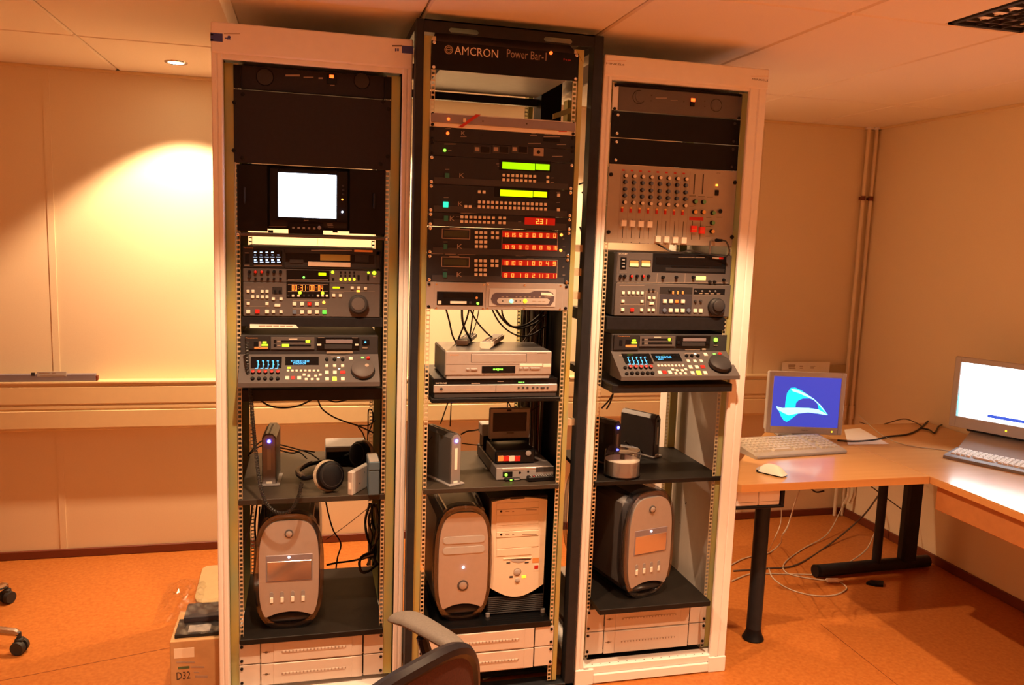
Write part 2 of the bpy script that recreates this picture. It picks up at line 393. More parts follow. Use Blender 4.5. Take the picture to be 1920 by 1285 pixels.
# heating pipes in the corner
for k, (dx, lab) in enumerate(((-.072, 'cream heating pipe in the corner, nearer the back wall'), (-.022, 'cream heating pipe in the corner, nearer the right wall'))):
    p = thing('heating_pipe', lab, 'pipe', (XW+dx, YB-.035-.0*k, 0), 0, 'corner heating pipes')
    g = G(); g.cone((0, 0, 0.002), (0, 0, HC-.001), .0105, n=14); g.build('tube', 'pipe', p, True, True)
    g = G(); g.cone((0, 0, 1.88), (0, 0, 1.905), .0135, n=14); g.box(-.004, .008, 1.885, .004, .034, 1.9); g.build('clamp', 'base_brown', p, False, True)
    G().cone((0, 0, HC-.012), (0, 0, HC-.0005), .024, n=16).build('collar', 'white_metal', p, True, True)
    G().cone((0, 0, .60), (0, 0, .68), .016, n=14).build('valve', 'pipe', p, True, True)
# ---------------------------------------------------------------- ceiling lamps of the room, and one added fill lamp
def downlight(x, y, lab, watts, ang, blend=.35, tilt=(0, 0)):
    t = thing('downlight', lab, 'ceiling light', (x, y, HC), 0, 'recessed halogen downlights')
    prof = [(0, .046), (.004, .046), (.004, .034), (-.0, .034)]
    G().lathe((0, 0, 0), (0, 0, -1), [(.0, .047), (.004, .045), (.006, .038), (.002, .036), (.0, .036)], 28).build('ring', 'chrome', t, True, True)
    G().lathe((0, 0, 0), (0, 0, -1), [(.0015, .032), (.004, .026), (.0055, .012)], 24).build('bulb', 'bulb', t, True, True)
    l = bpy.data.lights.new('halogen_beam', 'SPOT'); l.energy = watts; l.color = WARM; l.spot_size = math.radians(ang); l.spot_blend = blend; l.shadow_soft_size = .025
    lo = bpy.data.objects.new('halogen_beam', l); COL.objects.link(lo); lo.parent = t; lo.location = (0, 0, -.012); lo.rotation_euler = (tilt[0], tilt[1], 0)
downlight(-.914, 1.191, 'lit recessed halogen downlight above the cream wall, left of the racks', LAMP_W*1.35, 104)
downlight(.158, 1.191, 'recessed halogen downlight hidden behind the black rack', LAMP_W*1.25, 104)
downlight(.770, 1.191, 'recessed halogen downlight hidden behind the right rack', LAMP_W*.9, 104)
downlight(.800, -.62, 'recessed halogen downlight in front of the right rack', LAMP_W*1.35, 98)
downlight(-.385, -.70, 'recessed halogen downlight in front of the left rack', LAMP_W*1.25, 98)
downlight(-1.57, -.70, 'recessed halogen downlight left of the racks', LAMP_W*.5, 96)
downlight(-.385, -2.5, 'recessed halogen downlight above the camera', LAMP_W*1.4, 92)
downlight(.80, -2.5, 'recessed halogen downlight right of the camera', LAMP_W*1.4, 92)
downlight(1.98, -1.9, 'unseen fill downlight added above the near end of the right desk', LAMP_W*2.3, 108)  # added fill, brightens the right wall and ceiling by bounce
downlight(-2.1, -2.2, 'recessed halogen downlight at the far left of the room', LAMP_W*1.2, 92)
# louvre luminaire, switched off
lu = thing('ceiling_luminaire', 'unlit louvred fluorescent ceiling light, top right', 'ceiling light', (LUM[0], LUM[3], HC-.003))
a, b = LUM[1]-LUM[0], LUM[2]-LUM[3]
g = G(); g.box(0, 0, 0, .016, b, .012); g.box(a-.016, 0, 0, a, b, .012); g.box(0, 0, 0, a, .016, .012); g.box(0, b-.016, 0, a, b, .012); g.build('frame', 'black_frame', lu, False, True)
G().box(.004, .004, .011, a-.004, b-.004, .014).build('tray', 'grey', lu, False, True)
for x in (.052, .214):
    for k in range(21): G().bbox(x-.017, .048+k*.0525, .003, x+.017, .048+k*.0525+.024, .0052, .001).build('cell_glint', 'strip_white', lu, False, True)  # white plates stand in for bright reflections in the louvre cells
for x in (.086, .133, .18):
    G().box(x-.002, .016, .001, x+.002, b-.016, .011).build('louvre_rail', 'dark_grey', lu, False, True)
for k in range(22):
    y = .04+k*.0525
    G().box(.016, y-.0025, .001, a-.016, y+.0025, .011).build('louvre_blade', 'dark_grey', lu, False, True)
for x in (.06, .205):
    G().cone((x, .05, .007), (x, b-.05, .007), .0035, n=10).build('tube', 'cream', lu, True, True)
# ================================================================ racks
def rail(root, x0, x1, zinc0, zinc1, y, z0, z1, mt='rail_zinc', web=None, name='mounting_rail'):
    """front flange with square holes between x0 and x1, plain zinc flange beside it"""
    if x1-x0 > .0195: x0, x1 = (x0+.0022, x1-.0050) if zinc0 < x0 else (x0+.0050, x1-.0022)
    g = G(); w = x1-x0; h = .0095; a = x0+(w-h)/2; t = .002
    g.box(x0, y, z0, a, y+t, z1); g.box(a+h, y, z0, x1, y+t, z1)
    n = int((z1-z0)/U1*3); z = z0
    step = U1/3; prev = z0
    for k in range(n):
        c = z0+step*(k+.5)
        g.box(a, y, prev, a+h, y+t, c-h/2); prev = c+h/2
    g.box(a, y, prev, a+h, y+t, z1)
    g.build(name, mt, root)
    g = G(); g.box(zinc0, y+.0005, z0, zinc1, y+.003, z1)
    wx = zinc0 if web is None else web
    g.box(wx-.001, y+.0005, z0, wx+.001, y+.055, z1)
    g.build('zinc_profile', 'zinc', root)
def post(root, x0, x1, y0, y1, z0, z1, split, mt='white_metal', name='post'):
    g = G(); g.bbox(x0, y0, z0, split-.001, y1, z1, .003); g.bbox(split+.001, y0, z0, x1, y1, z1, .003); g.box(x0+.003, y0+.004, z0, x1-.003, y1-.002, z1)
    return g.build(name, mt, root)
def screw(root, x, y, z, mt='black', r=.0052, name='screw'):
    return inst(name, m_cyl(r, .004, mt, 10, True), root, (x, y, z))
ZT = 2.2136
# ---- left rack
rl = thing('equipment_rack', 'white steel equipment rack on the left, with the small lit monitor', 'rack', (-.352, .04, 0), 0, 'equipment racks')
yf = .0417
post(rl, -.652, -.621, yf, .085, .045, 2.135, -.6365); post(rl, -.083, -.052, yf, .058, .045, 2.135, -.0665)
G().bbox(-.652, yf-.006, 2.125, -.052, .84, ZT, .004).build('top_cap', 'white_metal', rl)
G().bbox(-.625, yf+.004, 2.110, -.080, .06, 2.128, .002).build('top_lip', 'white_metal', rl)
rail(rl, -.5942, -.5742, -.622, -.5942, YL+.004, .06, 2.11); rail(rl, -.1316, -.1116, -.1116, -.083, YL+.004, .06, 2.11, web=-.083)
rail(rl, -.5942, -.5742, -.622, -.5942, .68, .06, 2.11); rail(rl, -.1316, -.1116, -.1116, -.083, .68, .06, 2.11, web=-.083)
for x0, x1 in ((-.652, -.621), (-.083, -.052)): G().bbox(x0, .76, .045, x1, .84, 2.135, .003).build('rear_post', 'white_metal', rl)
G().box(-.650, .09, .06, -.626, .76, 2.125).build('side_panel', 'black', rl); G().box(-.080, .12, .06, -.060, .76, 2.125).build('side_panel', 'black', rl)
G().bbox(-.652, yf-.006, 0, -.052, .84, .045, .004).build('plinth', 'white_metal', rl)
# stickers on the cap
pc = Pan(rl, (380, 30, 4.283), yf-.006)
for x0, x1 in ((60, 100), (1660, 1697)): pass
o = pc.rect(62, 136, 162, 206, 'blue_label', .0006, 'blue_sticker'); pc.bars([(62, 84, 150, 12), (62, 84, 190, 12)], 'print_dark')
pc.led(212, 170, 26, 'blue_label', .0006, 'sticker_mark'); pc.bars([(178, 205, 178, 9), (196, 225, 186, 6)], 'blue_label'); pc.bars([(170, 300, 143, 5)], 'print_dim')
pc.rect(1598, 240, 1694, 302, 'blue_label', .0006, 'blue_sticker'); pc.bars([(1545, 1556, 272, 24), (1560, 1576, 266, 8), (1560, 1576, 278, 8)], 'blue_label'); pc.bars([(1522, 1600, 240, 10)], 'print_dark')
# ---- middle rack (black frame)
rm = thing('equipment_rack', 'tall black steel rack in the middle, with the red number displays', 'rack', (.25, .0, 0), 0, 'equipment racks')
ym = -.012
for x0, x1, nm in ((-.049, -.024, 'post'), (.529, .562, 'post')): G().bbox(x0, ym, .0, x1, ym+.05, 2.268, .002).build(nm, 'black_frame', rm)
pc = Pan(rm, (770, 20, 5.19), ym)
s0 = [pc.pt(375, 150), pc.pt(665, 160), pc.pt(1300, 235), pc.pt(1578, 245)]; hz = .0080
zc = 2.2415; g = G()
xs = [-.024, s0[0].x, s0[1].x, s0[2].x, s0[3].x, .529]
g.box(xs[0], ym, zc+hz, xs[5], ym+.004, 2.268); g.box(xs[0], ym, 2.2300, xs[5], ym+.004, zc-hz)
for i in (0, 2, 4): g.box(xs[i], ym, zc-hz, xs[i+1], ym+.004, zc+hz)
for a, b in ((xs[1], xs[2]), (xs[3], xs[4])):
    for xx, sg in ((a, 1), (b, -1)):
        for sz in (-1, 1): g.prism([(xx, ym, zc+sz*hz), (xx+sg*.006, ym, zc+sz*hz), (xx, ym, zc+sz*(hz-.006))], (0, .004, 0))
g.box(xs[0], ym, 2.264, xs[5], .05, 2.268)
g.build('crossbar', 'black_frame', rm)
g = G(); g.box(-.049, ym+.05, 2.240, -.020, .72, 2.268); g.box(.53, ym+.05, 2.240, .562, .72, 2.268); g.box(-.049, .69, 2.21, .562, .72, 2.268); g.build('top_frame', 'black_frame', rm)
zq = [onY(900, y, .40).z for y in (178, 192)]; G().box(-.049, .40, zq[1], .462, .425, zq[0]).build('rear_crossbar', 'black_frame', rm); G().box(.462, .36, 1.93, .54, .43, 2.20).build('rear_bracket', 'black', rm)
for x0, x1 in ((-.049, -.02), (.53, .562)): G().box(x0, .67, 0, x1, .72, 2.24).build('rear_post', 'black_frame', rm)
rail(rm, .0, .020, -.024, .0, .004, .03, 2.222); rail(rm, .4626, .4826, .4826, .501, .004, .03, 2.222, web=.484)
rail(rm, .4626, .4826, .4826, .501, .62, .03, 2.222, web=.484)
for x in (-.0235, .501):
    g = G(); g.prism([(x, .002, 2.222), (x+(.03 if x < .1 else -.03), .002, 2.222), (x, .002, 2.18)], (0, .004, 0)); g.build('corner_bracket', 'zinc', rm)
for z in (1.50, 1.58, 1.42, .98): G().box(.500, .012, z-.012, .530, .03, z+.012).build('rail_clip', 'rail_zinc', rm)
g = G(); a, b = onY(1038, 219, .10), onY(1074, 206, .03); g.prism([a+V((0, 0, -.008)), b+V((0, 0, -.008)), b+V((0, 0, .010)), a+V((0, 0, .010))], (0, .012, 0)); g.build('side_brace', 'zinc', rm)
G().bbox(-.049, ym, 0, .562, .05, .022, .002).build('plinth', 'black_frame', rm); G().box(.508, .10, .03, .514, .66, 1.58).build('side_panel', 'black', rm); G().box(-.02, .06, .03, .5, .6, .04).build('shade_plate', 'black', rm)  # bottom plate: black in place of shade below the lowest drawer
# ---- right rack
rr = thing('equipment_rack', 'white steel equipment rack on the right, with the audio mixer', 'rack', (.869, 0, 0), 0, 'equipment racks')
yf = -.003
post(rr, .569, .600, yf, .060, .060, 2.15, .586); post(rr, 1.105, 1.169, yf, .013, .060, 2.15, 1.139)
G().bbox(.569, yf-.006, 2.146, 1.171, .64, ZT, .004).build('top_cap', 'white_metal', rr)
G().bbox(.598, yf+.004, 2.138, 1.110, .02, 2.148, .002).build('top_lip', 'white_metal', rr)
rail(rr, XR-.003, XR+.017, .600, XR-.003, YR+.004, .07, 2.14); rail(rr, XR+PW-.017, XR+PW+.003, XR+PW+.003, 1.140, YR+.004, .07, 2.14, web=1.140)
rail(rr, 1.083, 1.103, 1.103, 1.135, .47, .07, 2.14, web=1.135); rail(rr, XR-.003, XR+.017, .600, XR-.003, .47, .07, 2.14)
for x0, x1 in ((.569, .60), (1.135, 1.169)): G().bbox(x0, .57, .06, x1, .64, 2.15, .003).build('rear_post', 'white_metal', rr)
G().box(1.160, .06, .07, 1.167, .57, 2.14).build('side_panel', 'lgrey', rr)
for a, b in ((.569, .64), (1.100, 1.171)): G().bbox(a, yf-.004, .0, b, .64, .062, .003).build('foot', 'white_metal', rr)
G().box(.64, .06, .050, 1.10, .60, .060).build('shade_plate', 'black', rr)  # black sheet stands in for the interior shadow under the drawers
g = G(); g.bbox(.64, yf-.004, .004, 1.100, .03, .040, .003); g.bbox(.60, .0, .040, 1.108, .05, .070, .003); g.build('plinth', 'white_metal', rr)
for k in range(14): G().cone((.64+k*.034, .012, .070), (.64+k*.034, .012, .0706), .0022, n=8).build('plinth_hole', 'black', rr)
for x in (.612, 1.135): G().bbox(x-.01, yf-.002, .062, x+.01, .012, .0635, .0005).build('foot_plug', 'grey', rr)
pc = Pan(rr, (1110, 90, 5.486), yf-.006)
pc.text(240, 166, 185, 18, 'MINKELS', 'print_dark'); pc.bars([(160, 350, 132, 4)], 'orange_print'); pc.text(1730, 328, 165, 20, 'MINKELS', 'print_dark'); pc.bars([(1640, 1812, 290, 4)], 'orange_print')
# ================================================================ left rack, top to bottom
GA, GL = 'power amplifiers', 'rack shelves'
def dev(name, label, cat, x, y, z, group=None): return thing(name, label, cat, (x, y, z), 0, group)
# amplifier
t = dev('power_amplifier', 'dark power amplifier at the top of the left rack', 'amplifier', XL+PW/2, YL, 2.036, GA)
zt, zb = 2.110, 2.0365
p = Pan(t, (380, 30, 4.283), YL+.012)
G().bbox(XL+.020, YL+.012, zb, XL+PW-.020, YL+.30, zt-.002, .002).build('body', 'dark_panel', t)
for a, b in ((XL, XL+.022), (XL+PW-.022, XL+PW)): G().bbox(a, YL, zb, b, YL+.014, zt-.004, .001).build('ear', 'black', t)
p.ring(500, 490, 140, 'black'); p.ring(1278, 522, 130, 'black')
G().cone(p.pt(500, 490), p.pt(500, 490)+V((0, -.002, 0)), .024, n=24).build('vent', 'dark_grey', t); G().cone(p.pt(1278, 522), p.pt(1278, 522)+V((0, -.002, 0)), .023, n=24).build('vent', 'dark_grey', t)
p.rect(1000, 465, 1075, 548, 'black', .003, 'switch'); p.btn(1035, 488, 34, 26, 'led_red', .006, 'lamp')
p.bars([(665, 780, 478, 14), (810, 890, 492, 7), (930, 965, 500, 12), (1025, 1060, 556, 6)], 'print_dim')
# blank panel
t = dev('blank_panel', 'tall plain dark blank panel above the lit monitor', 'panel', XL+PW/2, YL, 1.812)
G().bbox(XL, YL-.001, ZL0-5*U1, XL+PW, YL+.002, ZL0-.002, .001).build('plate', 'dark_panel', t)
p = Pan(t, (380, 30, 4.283), YL-.001)
for x, y in ((322, 630), (318, 1140), (1450, 690), (1428, 1190), (255, 695), (250, 1080), (1492, 750), (1485, 1130)): p.led(x, y, 34, 'black', .003, 'screw')
# CRT monitor and its filler plates
t = dev('video_monitor', 'small tube monitor with a glowing white screen between black filler plates', 'monitor', -.352, YL, 1.575)
c = (420, 290, 5.647); p = Pan(t, c, YL)
a, b = p.pt(135, 100), p.pt(462, 815); G().bbox(a.x, YL+.0, b.z, b.x, YL+.003, a.z, .001).build('filler_plate', 'black', t)
a, b = p.pt(1332, 150), p.pt(1705, 850); G().bbox(a.x, YL+.0, b.z, b.x, YL+.003, a.z, .001).build('filler_plate', 'black', t)
for x, y in ((218, 430), (1590, 490)): G().bbox(*(p.pt(x-12, y)+V((0, -.014, -.026))), *(p.pt(x+12, y)+V((0, .002, .026))), .003).build('handle', 'vtr_dark', t)
a, b = p.pt(466, 130), p.pt(1322, 800)
yb_ = YL+.010
G().bbox(a.x, yb_, b.z, b.x, YL+.29, a.z, .006).build('cabinet', 'vtr_dark', t)
q0, q1 = p.pt(575, 188), p.pt(1188, 678)
g = G(); X = (a.x+.004, q0.x, q1.x, b.x-.004); Z = (b.z+.024, q1.z, q0.z, a.z-.003); yy = yb_-.012
for x0, x1, z0, z1 in ((X[0], X[1], Z[0], Z[3]), (X[2], X[3], Z[0], Z[3]), (X[1], X[2], Z[0], Z[1]), (X[1], X[2], Z[2], Z[3])): g.bbox(x0, yy, z0, x1, yb_+.003, z1, .002)
g.build('bezel', 'black', t)
def crt(u, v):
    x, z = u*2-1, v*2-1; return V(((q0.x+q1.x)/2+x*(q1.x-q0.x)/2, yb_-.002-.007*(1-(x*x+z*z)/2), (q0.z+q1.z)/2+z*(q0.z-q1.z)/2))
G().grid(crt, 10, 10).build('screen', 'crt', t, True)
G().bbox(*(p.pt(680, 835)+V((0, .0, 0))), *(p.pt(1052, 735)+V((0, .014, 0))), .001).build('control_flap', 'black', t)
p2 = Pan(t, c, YL-.001); p2.row(735, 776, 955, 782, 5, 26, 22, 'grey', .003); p2.knob(1010, 775, 40, 'grey', .006)
p3 = Pan(t, c, yy); p3.led(1252, 476, 20, 'led_orange'); p3.led(1252, 608, 18, 'led_white', .004); p3.row(1262, 330, 1262, 420, 3, 24, 18, 'dark_grey', .003); p3.text(870, 700, 52, 14, 'JVC', 'print')
p3.bars([(1090, 1150, 735, 5), (1095, 1155, 752, 4), (1100, 1160, 768, 4), (475, 660, 763, 4)], 'print_dim')
G().box(XL+.021, YL+.030, p.pt(900, 800).z, XL+PW-.021, YL+.034, ZL0-5*U1).build('mounting_frame', 'black', t)
for x in (490, 1180): G().cone(p.pt(x, 800)+V((0, .03, 0)), p.pt(x, 828)+V((0, .03, 0)), .008, n=12).build('foot', 'rubber', t)
def shelf(label, x0, x1, y0, y1, z0, z1, mt='black_metal', lip=None, name='rack_shelf'):
    s = thing(name, label, 'shelf', ((x0+x1)/2, y0, z0), 0, GL)
    G().bbox(x0, y0, z1-.010 if lip else z0, x1, y1, z1, .0015).build('deck', mt, s)
    if lip:
        G().bbox(x0, y0-.0005, z0, x1, y0+.003, z1-.001, .001).build('front_lip', mt, s)
        for x in (x0, x1-.003): G().box(x, y0, z0+.001, x+.003, y1, z1-.010).build('side_lip', mt, s)
    return s
z = onY(500, 438.5, YL).z
s = shelf('thin dark shelf carrying the glowing monitor', XL+.002, XL+PW-.002, YL-.004, YL+.42, z-.009, z, 'amp_grey')
for x in (XL+.009, XL+PW-.009): screw(s, x, YL-.005, z-.005, 'chrome')
# ---- large tape deck
t = dev('tape_deck', 'large tape deck with red time display and blue level meters in the left rack', 'tape deck', -.355, YL, 1.333)
c = (430, 440, 6.194); yv = YL+.0; p = Pan(t, c, yv)
G().bbox(-.573, yv+.004, 1.330, -.138, yv+.38, 1.552, .004).build('body', 'dark_grey', t)
G().bbox(-.571, yv+.0, 1.330, -.139, yv+.006, 1.440, .002).build('control_face', 'vtr_grey', t)
G().bbox(-.571, yv+.0, 1.4405, -.139, yv+.006, 1.4835, .002).build('upper_face', 'vtr_grey', t)
a, b = p.pt(155, 150), p.pt(1730, 378)
g = G(); g.bbox(a.x, yv, 1.4855, p.pt(640, 250).x, yv+.006, 1.549, .002); g.bbox(p.pt(640, 250).x, yv, 1.535, -.141, yv+.006, 1.549, .002); g.bbox(p.pt(1700, 250).x, yv, 1.4855, -.141, yv+.006, 1.549, .002); g.bbox(p.pt(640, 250).x, yv, 1.4855, -.141, yv+.006, 1.4935, .002)
g.build('bay_frame', 'vtr_dark', t)
pi = Pan(t, c, yv+.0038); pi.rect(660, 205, 1690, 330, 'gloss_black', .0006, 'cassette_bay'); pi.rect(1055, 232, 1405, 305, 'gold_label', .0012, 'cassette_label')
o = pi.rect(915, 320, 1408, 372, 'print', .008, 'cassette_door'); pi.rect(700, 290, 860, 335, 'dark_grey', .003, 'guide'); pi.rect(1455, 235, 1620, 320, 'vtr_dark', .003, 'guide')
p.rect(280, 180, 615, 345, 'gloss_black', .001, 'level_meter'); m2 = Pan(t, c, yv-.001)
for x in (300, 368, 435, 500, 568):
    for y, w_, h_ in ((207, 30, 16), (238, 26, 8), (263, 52, 7), (293, 28, 22), (320, 44, 10)):
        if x == 568 and y == 207: continue
        m2.btn(x+(7 if y == 320 else 0), y, w_, h_, 'vfd_pale', .0005, 'meter_bar')
p.text(222, 153, 108, 10, 'Panasonic', 'orange_print'); p.bars([(950, 1425, 183, 8)], 'print_dim'); p.rect(1450, 180, 1665, 205, 'orange_print', .0006, 'sticker')
p.bars([(180, 225, 213, 7), (175, 235, 357, 7), (285, 610, 358, 6), (190, 250, 610, 5), (330, 400, 610, 5), (1200, 1325, 675, 4), (1180, 1690, 658, 3)], 'print_dim')
p.rect(185, 228, 235, 330, 'black', .003, 'switch')
for i, x in enumerate((235, 305, 378, 450, 520, 595)):
    p.knob(x, 432, 38, 'black', .010, 'red' if i in (1, 2) else None)
    if i: p.knob(x, 515, 30, 'black', .008)
p.knob(235, 485, 40, 'vtr_dark', .010)
p.rect(665, 415, 1165, 535, 'gloss_black', .002, 'status_window'); p.rect(665, 550, 1165, 740, 'gloss_black', .002, 'time_window'); q = Pan(t, c, yv-.002)
q.rect(1035, 444, 1125, 476, 'lcd_lime', .0006, 'indicator'); q.led(865, 497, 26, 'led_dimgreen', .002)
q.digits(908, 620, 360, 62, '00:31:00:04', 'seg_hot', .45); q.led(820, 676, 38, 'led_lime', .002); q.led(1083, 680, 38, 'led_lime', .002); q.bars([(680, 1145, 660, 4), (680, 1145, 528, 4), (680, 1145, 578, 3)], 'print_dim')
for x in (740, 803, 1030, 1083, 1133): q.btn(x, 710, 28, 24, 'cream', .004)
for x in (686, 867, 922, 968): q.btn(x, 710, 26, 26, 'vtr_dark', .003)
p.led(1200, 437, 36, 'led_lime', .003)
for x in (1295, 1347, 1398, 1450): p.led(x, 520, 32, 'led_yellow', .003); p.btn(x, 440, 20, 26, 'black', .003); p.btn(x, 480, 20, 26, 'black', .003)
p.led(1615, 443, 26, 'led_lime', .003); p.led(1682, 446, 46, 'led_lime', .004, 'power_button'); p.btn(1683, 488, 28, 18, 'print', .003); p.btn(1205, 518, 30, 24, 'black', .003); p.btn(1500, 500, 26, 60, 'black', .003, 'switch'); p.btn(1612, 500, 22, 60, 'black', .003, 'switch')
p.rect(1200, 607, 1282, 627, 'lcd_lime', .001, 'indicator'); p.rect(1290, 607, 1335, 627, 'black', .001, 'indicator')
for x, y, w_, h_ in ((218, 658, 34, 32), (275, 658, 34, 32), (383, 660, 34, 32), (438, 660, 34, 32), (272, 723, 34, 34), (330, 723, 34, 34), (384, 725, 34, 34), (438, 725, 34, 34), (220, 800, 36, 34), (438, 802, 36, 34), (220, 895, 46, 42), (438, 895, 46, 42), (512, 745, 36, 32), (600, 745, 36, 32), (558, 822, 66, 34), (512, 897, 36, 34), (600, 897, 36, 34), (757, 802, 44, 42), (845, 803, 44, 42), (1017, 803, 44, 42), (845, 900, 44, 40), (930, 900, 44, 40), (1017, 900, 44, 40), (1213, 706, 34, 34), (1289, 708, 34, 34), (1427, 620, 36, 32), (1503, 620, 36, 32), (1580, 624, 36, 32)): p.btn(x, y, w_, h_, 'cream', .005)
p.btn(326, 893, 54, 48, 'red', .005, 'record_button'); p.btn(930, 803, 44, 42, 'red', .005, 'record_button'); p.led(930, 806, 14, 'led_red', .007); p.btn(757, 902, 46, 42, 'knob_blue', .005, 'stop_button'); p.led(1097, 788, 36, 'led_orange', .004); p.btn(1104, 900, 46, 42, 'key_green', .005, 'play_button'); p.btn(1497, 657, 38, 22, 'led_orange', .003, 'lamp')
p.rect(500, 610, 615, 690, 'vtr_dark', .002, 'counter_window'); p.rect(520, 645, 545, 688, 'black', .003, 'switch'); p.rect(575, 645, 600, 688, 'black', .003, 'switch')
k = p.knob(1498, 810, 224, 'dark_grey', .022, None, 'jog_wheel', 28); p.ring(1498, 800, 190, 'black', .0016, 'jog_rim'); pk = Pan(t, c, yv-.022); pk.knob(1498, 806, 150, 'vtr_grey', .002, None, 'jog_face', 24)
p.bars([(180, 640, 757, 2.5), (180, 470, 835, 2.5), (735, 1040, 770, 4), (735, 1130, 862, 4), (735, 1000, 933, 4)], 'print_dim')
s = shelf('black shelf under the large tape deck in the left rack, taped label on its lip', XL+.018, XL+PW-.018, YL-.002, YL+.42, 1.298, 1.3285, 'black_metal', True)
ps = Pan(s, (430, 590, 6.194), YL-.003); g = G()
pp = [ps.pt(*q) for q in ((240, 110), (770, 118), (805, 158), (240, 158))]; g.prism(pp, (0, -.0008, 0)); g.build('paper_label', 'paper', s)
Pan(s, (430, 590, 6.194), YL-.0038).bars([(340, 420, 133, 12), (430, 500, 134, 12), (510, 575, 134, 12), (590, 650, 135, 12), (660, 735, 136, 12)], 'print_dim')
# ---- deck with sloping console (left)
def console_deck(t, cU, YP, x0, x1, zt, zm, zb, out, lab, lines, left_shift=.0):
    """two-piece deck: slot face above, sloping control console below"""
    p = Pan(t, cU, YP)
    G().bbox(x0, YP+.003, zm, x1, YP+.36, zt, .003).build('body', 'dark_grey', t)
    return p
t = dev('tape_deck', 'compact tape deck with sloping console and yellow-green lit play key, left rack', 'tape deck', -.36, YL, 1.09, 'console tape decks')
c = (430, 590, 6.194); p = Pan(t, c, YL)
def deck(t, c, YP, x0, x1, zt, zm, zb, out, el, txt):
    G().bbox(x0, YP+.003, zb-.010, x1, YP+.36, zt, .003).build('body', 'dark_grey', t)
    p = Pan(t, c, YP); tl = math.atan2(out, zm-zb)
    g = G(); g.prism([(x0, YP+.004, zm), (x0, YP-out, zb), (x0, YP-out, zb-.014), (x0, YP+.004, zb-.014)], (x1-x0, 0, 0)); g.build('console', 'vtr_grey', t)
    q = Pan(t, c, p0=(0, YP+.004, zm), tilt=tl)
    el(p, q); return p, q
def left_deck(p, q):
    p.rect(185, 245, 475, 400, 'vtr_dark', .003, 'bezel'); p.rect(485, 262, 990, 405, 'vtr_grey', .003, 'bezel'); p.rect(1015, 268, 1510, 405, 'gloss_black', .002, 'cassette_bay')
    r = Pan(t, c, YL-.003); r.text(260, 272, 140, 12, 'Panasonic', 'orange_print')
    r.rect(285, 315, 335, 375, 'black', .002, 'switch'); r.rect(340, 312, 372, 385, 'print_dim', .002, 'switch'); r.rect(385, 312, 432, 336, 'led_lime', .001, 'indicator'); r.rect(375, 345, 450, 365, 'led_lime', .001, 'indicator'); r.rect(290, 376, 450, 400, 'orange_print', .001, 'sticker')
    for y in (313, 360): r.rect(605, y-12, 950, y+12, 'black', .0008, 'level_meter'); r.rect(515, y-18, 548, y+14, 'black', .002, 'button'); r.bars([(555, 595, y, 10)], 'print_dim')
    r2 = Pan(t, c, YL-.0038); r2.rect(885, 300, 938, 326, 'led_lime', .0006, 'meter_bar'); r2.rect(612, 345, 694, 374, 'led_lime', .0006, 'meter_bar'); r.bars([(690, 790, 285, 8)], 'print')
    r = Pan(t, c, YL-.002); r.rect(1120, 290, 1430, 335, 'silver_lid', .002, 'cassette'); r.rect(1105, 348, 1425, 398, 'dark_grey', .004, 'door'); r.rect(1020, 340, 1068, 362, 'cream', .003, 'eject_mark'); r.rect(1460, 340, 1500, 362, 'cream', .003, 'eject_mark'); r.bars([(1205, 1300, 318, 7), (1030, 1105, 268, 6), (1425, 1490, 270, 5)], 'print_dim')
    p.rect(1540, 290, 1625, 345, 'black', .003, 'power_switch'); Pan(t, c, YL-.003).led(1580, 320, 22, 'vfd_blue', .002); p.bars([(1545, 1605, 388, 10), (1135, 1370, 443, 9)], 'print_dim'); p.rect(1130, 430, 1435, 453, 'print_dim', .001, 'sticker')
    q.rect(250, 492, 610, 630, 'gloss_black', .0015, 'level_meter'); q.rect(650, 492, 1040, 592, 'gloss_black', .0015, 'text_display')
    qq = Pan(t, c, p0=q.p0+q.n*.0015, tilt=q.tilt)
    for x in (325, 385, 443, 500, 555):
        for dx, dy, w_, h_ in ((6, 540, 26, 9), (8, 580, 9, 80), (-8, 624, 34, 9), (18, 585, 14, 6)): qq.btn(x+dx, dy, w_, h_, 'vfd_blue', .0005, 'meter_bar')
    qq.text(820, 543, 215, 24, 'TCR 00:23:23:22', 'vfd_blue'); qq.text(815, 570, 150, 22, 'STANDBY OFF', 'vfd_blue')
    q.btn(695, 622, 44, 20, 'led_lime', .002, 'indicator')
    for i in range(8): q.btn(682+i*50, 657, 28, 24, 'cream', .004)
    for x in (275, 348, 420, 492, 565): q.knob(x, 683, 36, 'black', .010, 'red'); q.knob(x-4, 755, 36, 'black', .010)
    for x, y in ((672, 742), (812, 742)): q.btn(x, y, 46, 38, 'cream', .004)
    q.btn(740, 742, 48, 38, 'red', .004, 'record_button')
    for x, y in ((868, 705), (922, 718), (1003, 718), (1056, 705), (893, 757), (962, 757), (1030, 757)): q.btn(x, y, 34, 26, 'cream', .004)
    for x in (1132, 1222, 1315): q.btn(x, 600, 36, 32, 'cream', .004); q.knob(x, 528, 34, 'black', .008)
    for x, y in ((1132, 678), (1225, 678), (1135, 752), (1318, 752)): q.btn(x, y, 44, 38, 'cream', .004)
    q.btn(1318, 678, 62, 34, 'red', .004, 'record_button'); q.btn(1222, 753, 50, 44, 'key_lime', .005, 'play_button'); q.btn(1410, 515, 44, 34, 'cream', .004); q.btn(1267, 500, 26, 12, 'lamp_hi', .002, 'lamp'); q.btn(1275, 633, 26, 12, 'lamp_hi', .002, 'lamp'); q.btn(1548, 502, 34, 16, 'led_dimgreen', .002, 'lamp'); q.knob(1612, 515, 34, 'red', .008)
    q.bars([(1105, 1345, 572, 4), (655, 1040, 715, 3), (865, 990, 608, 5), (1180, 1350, 490, 4)], 'print_dim')
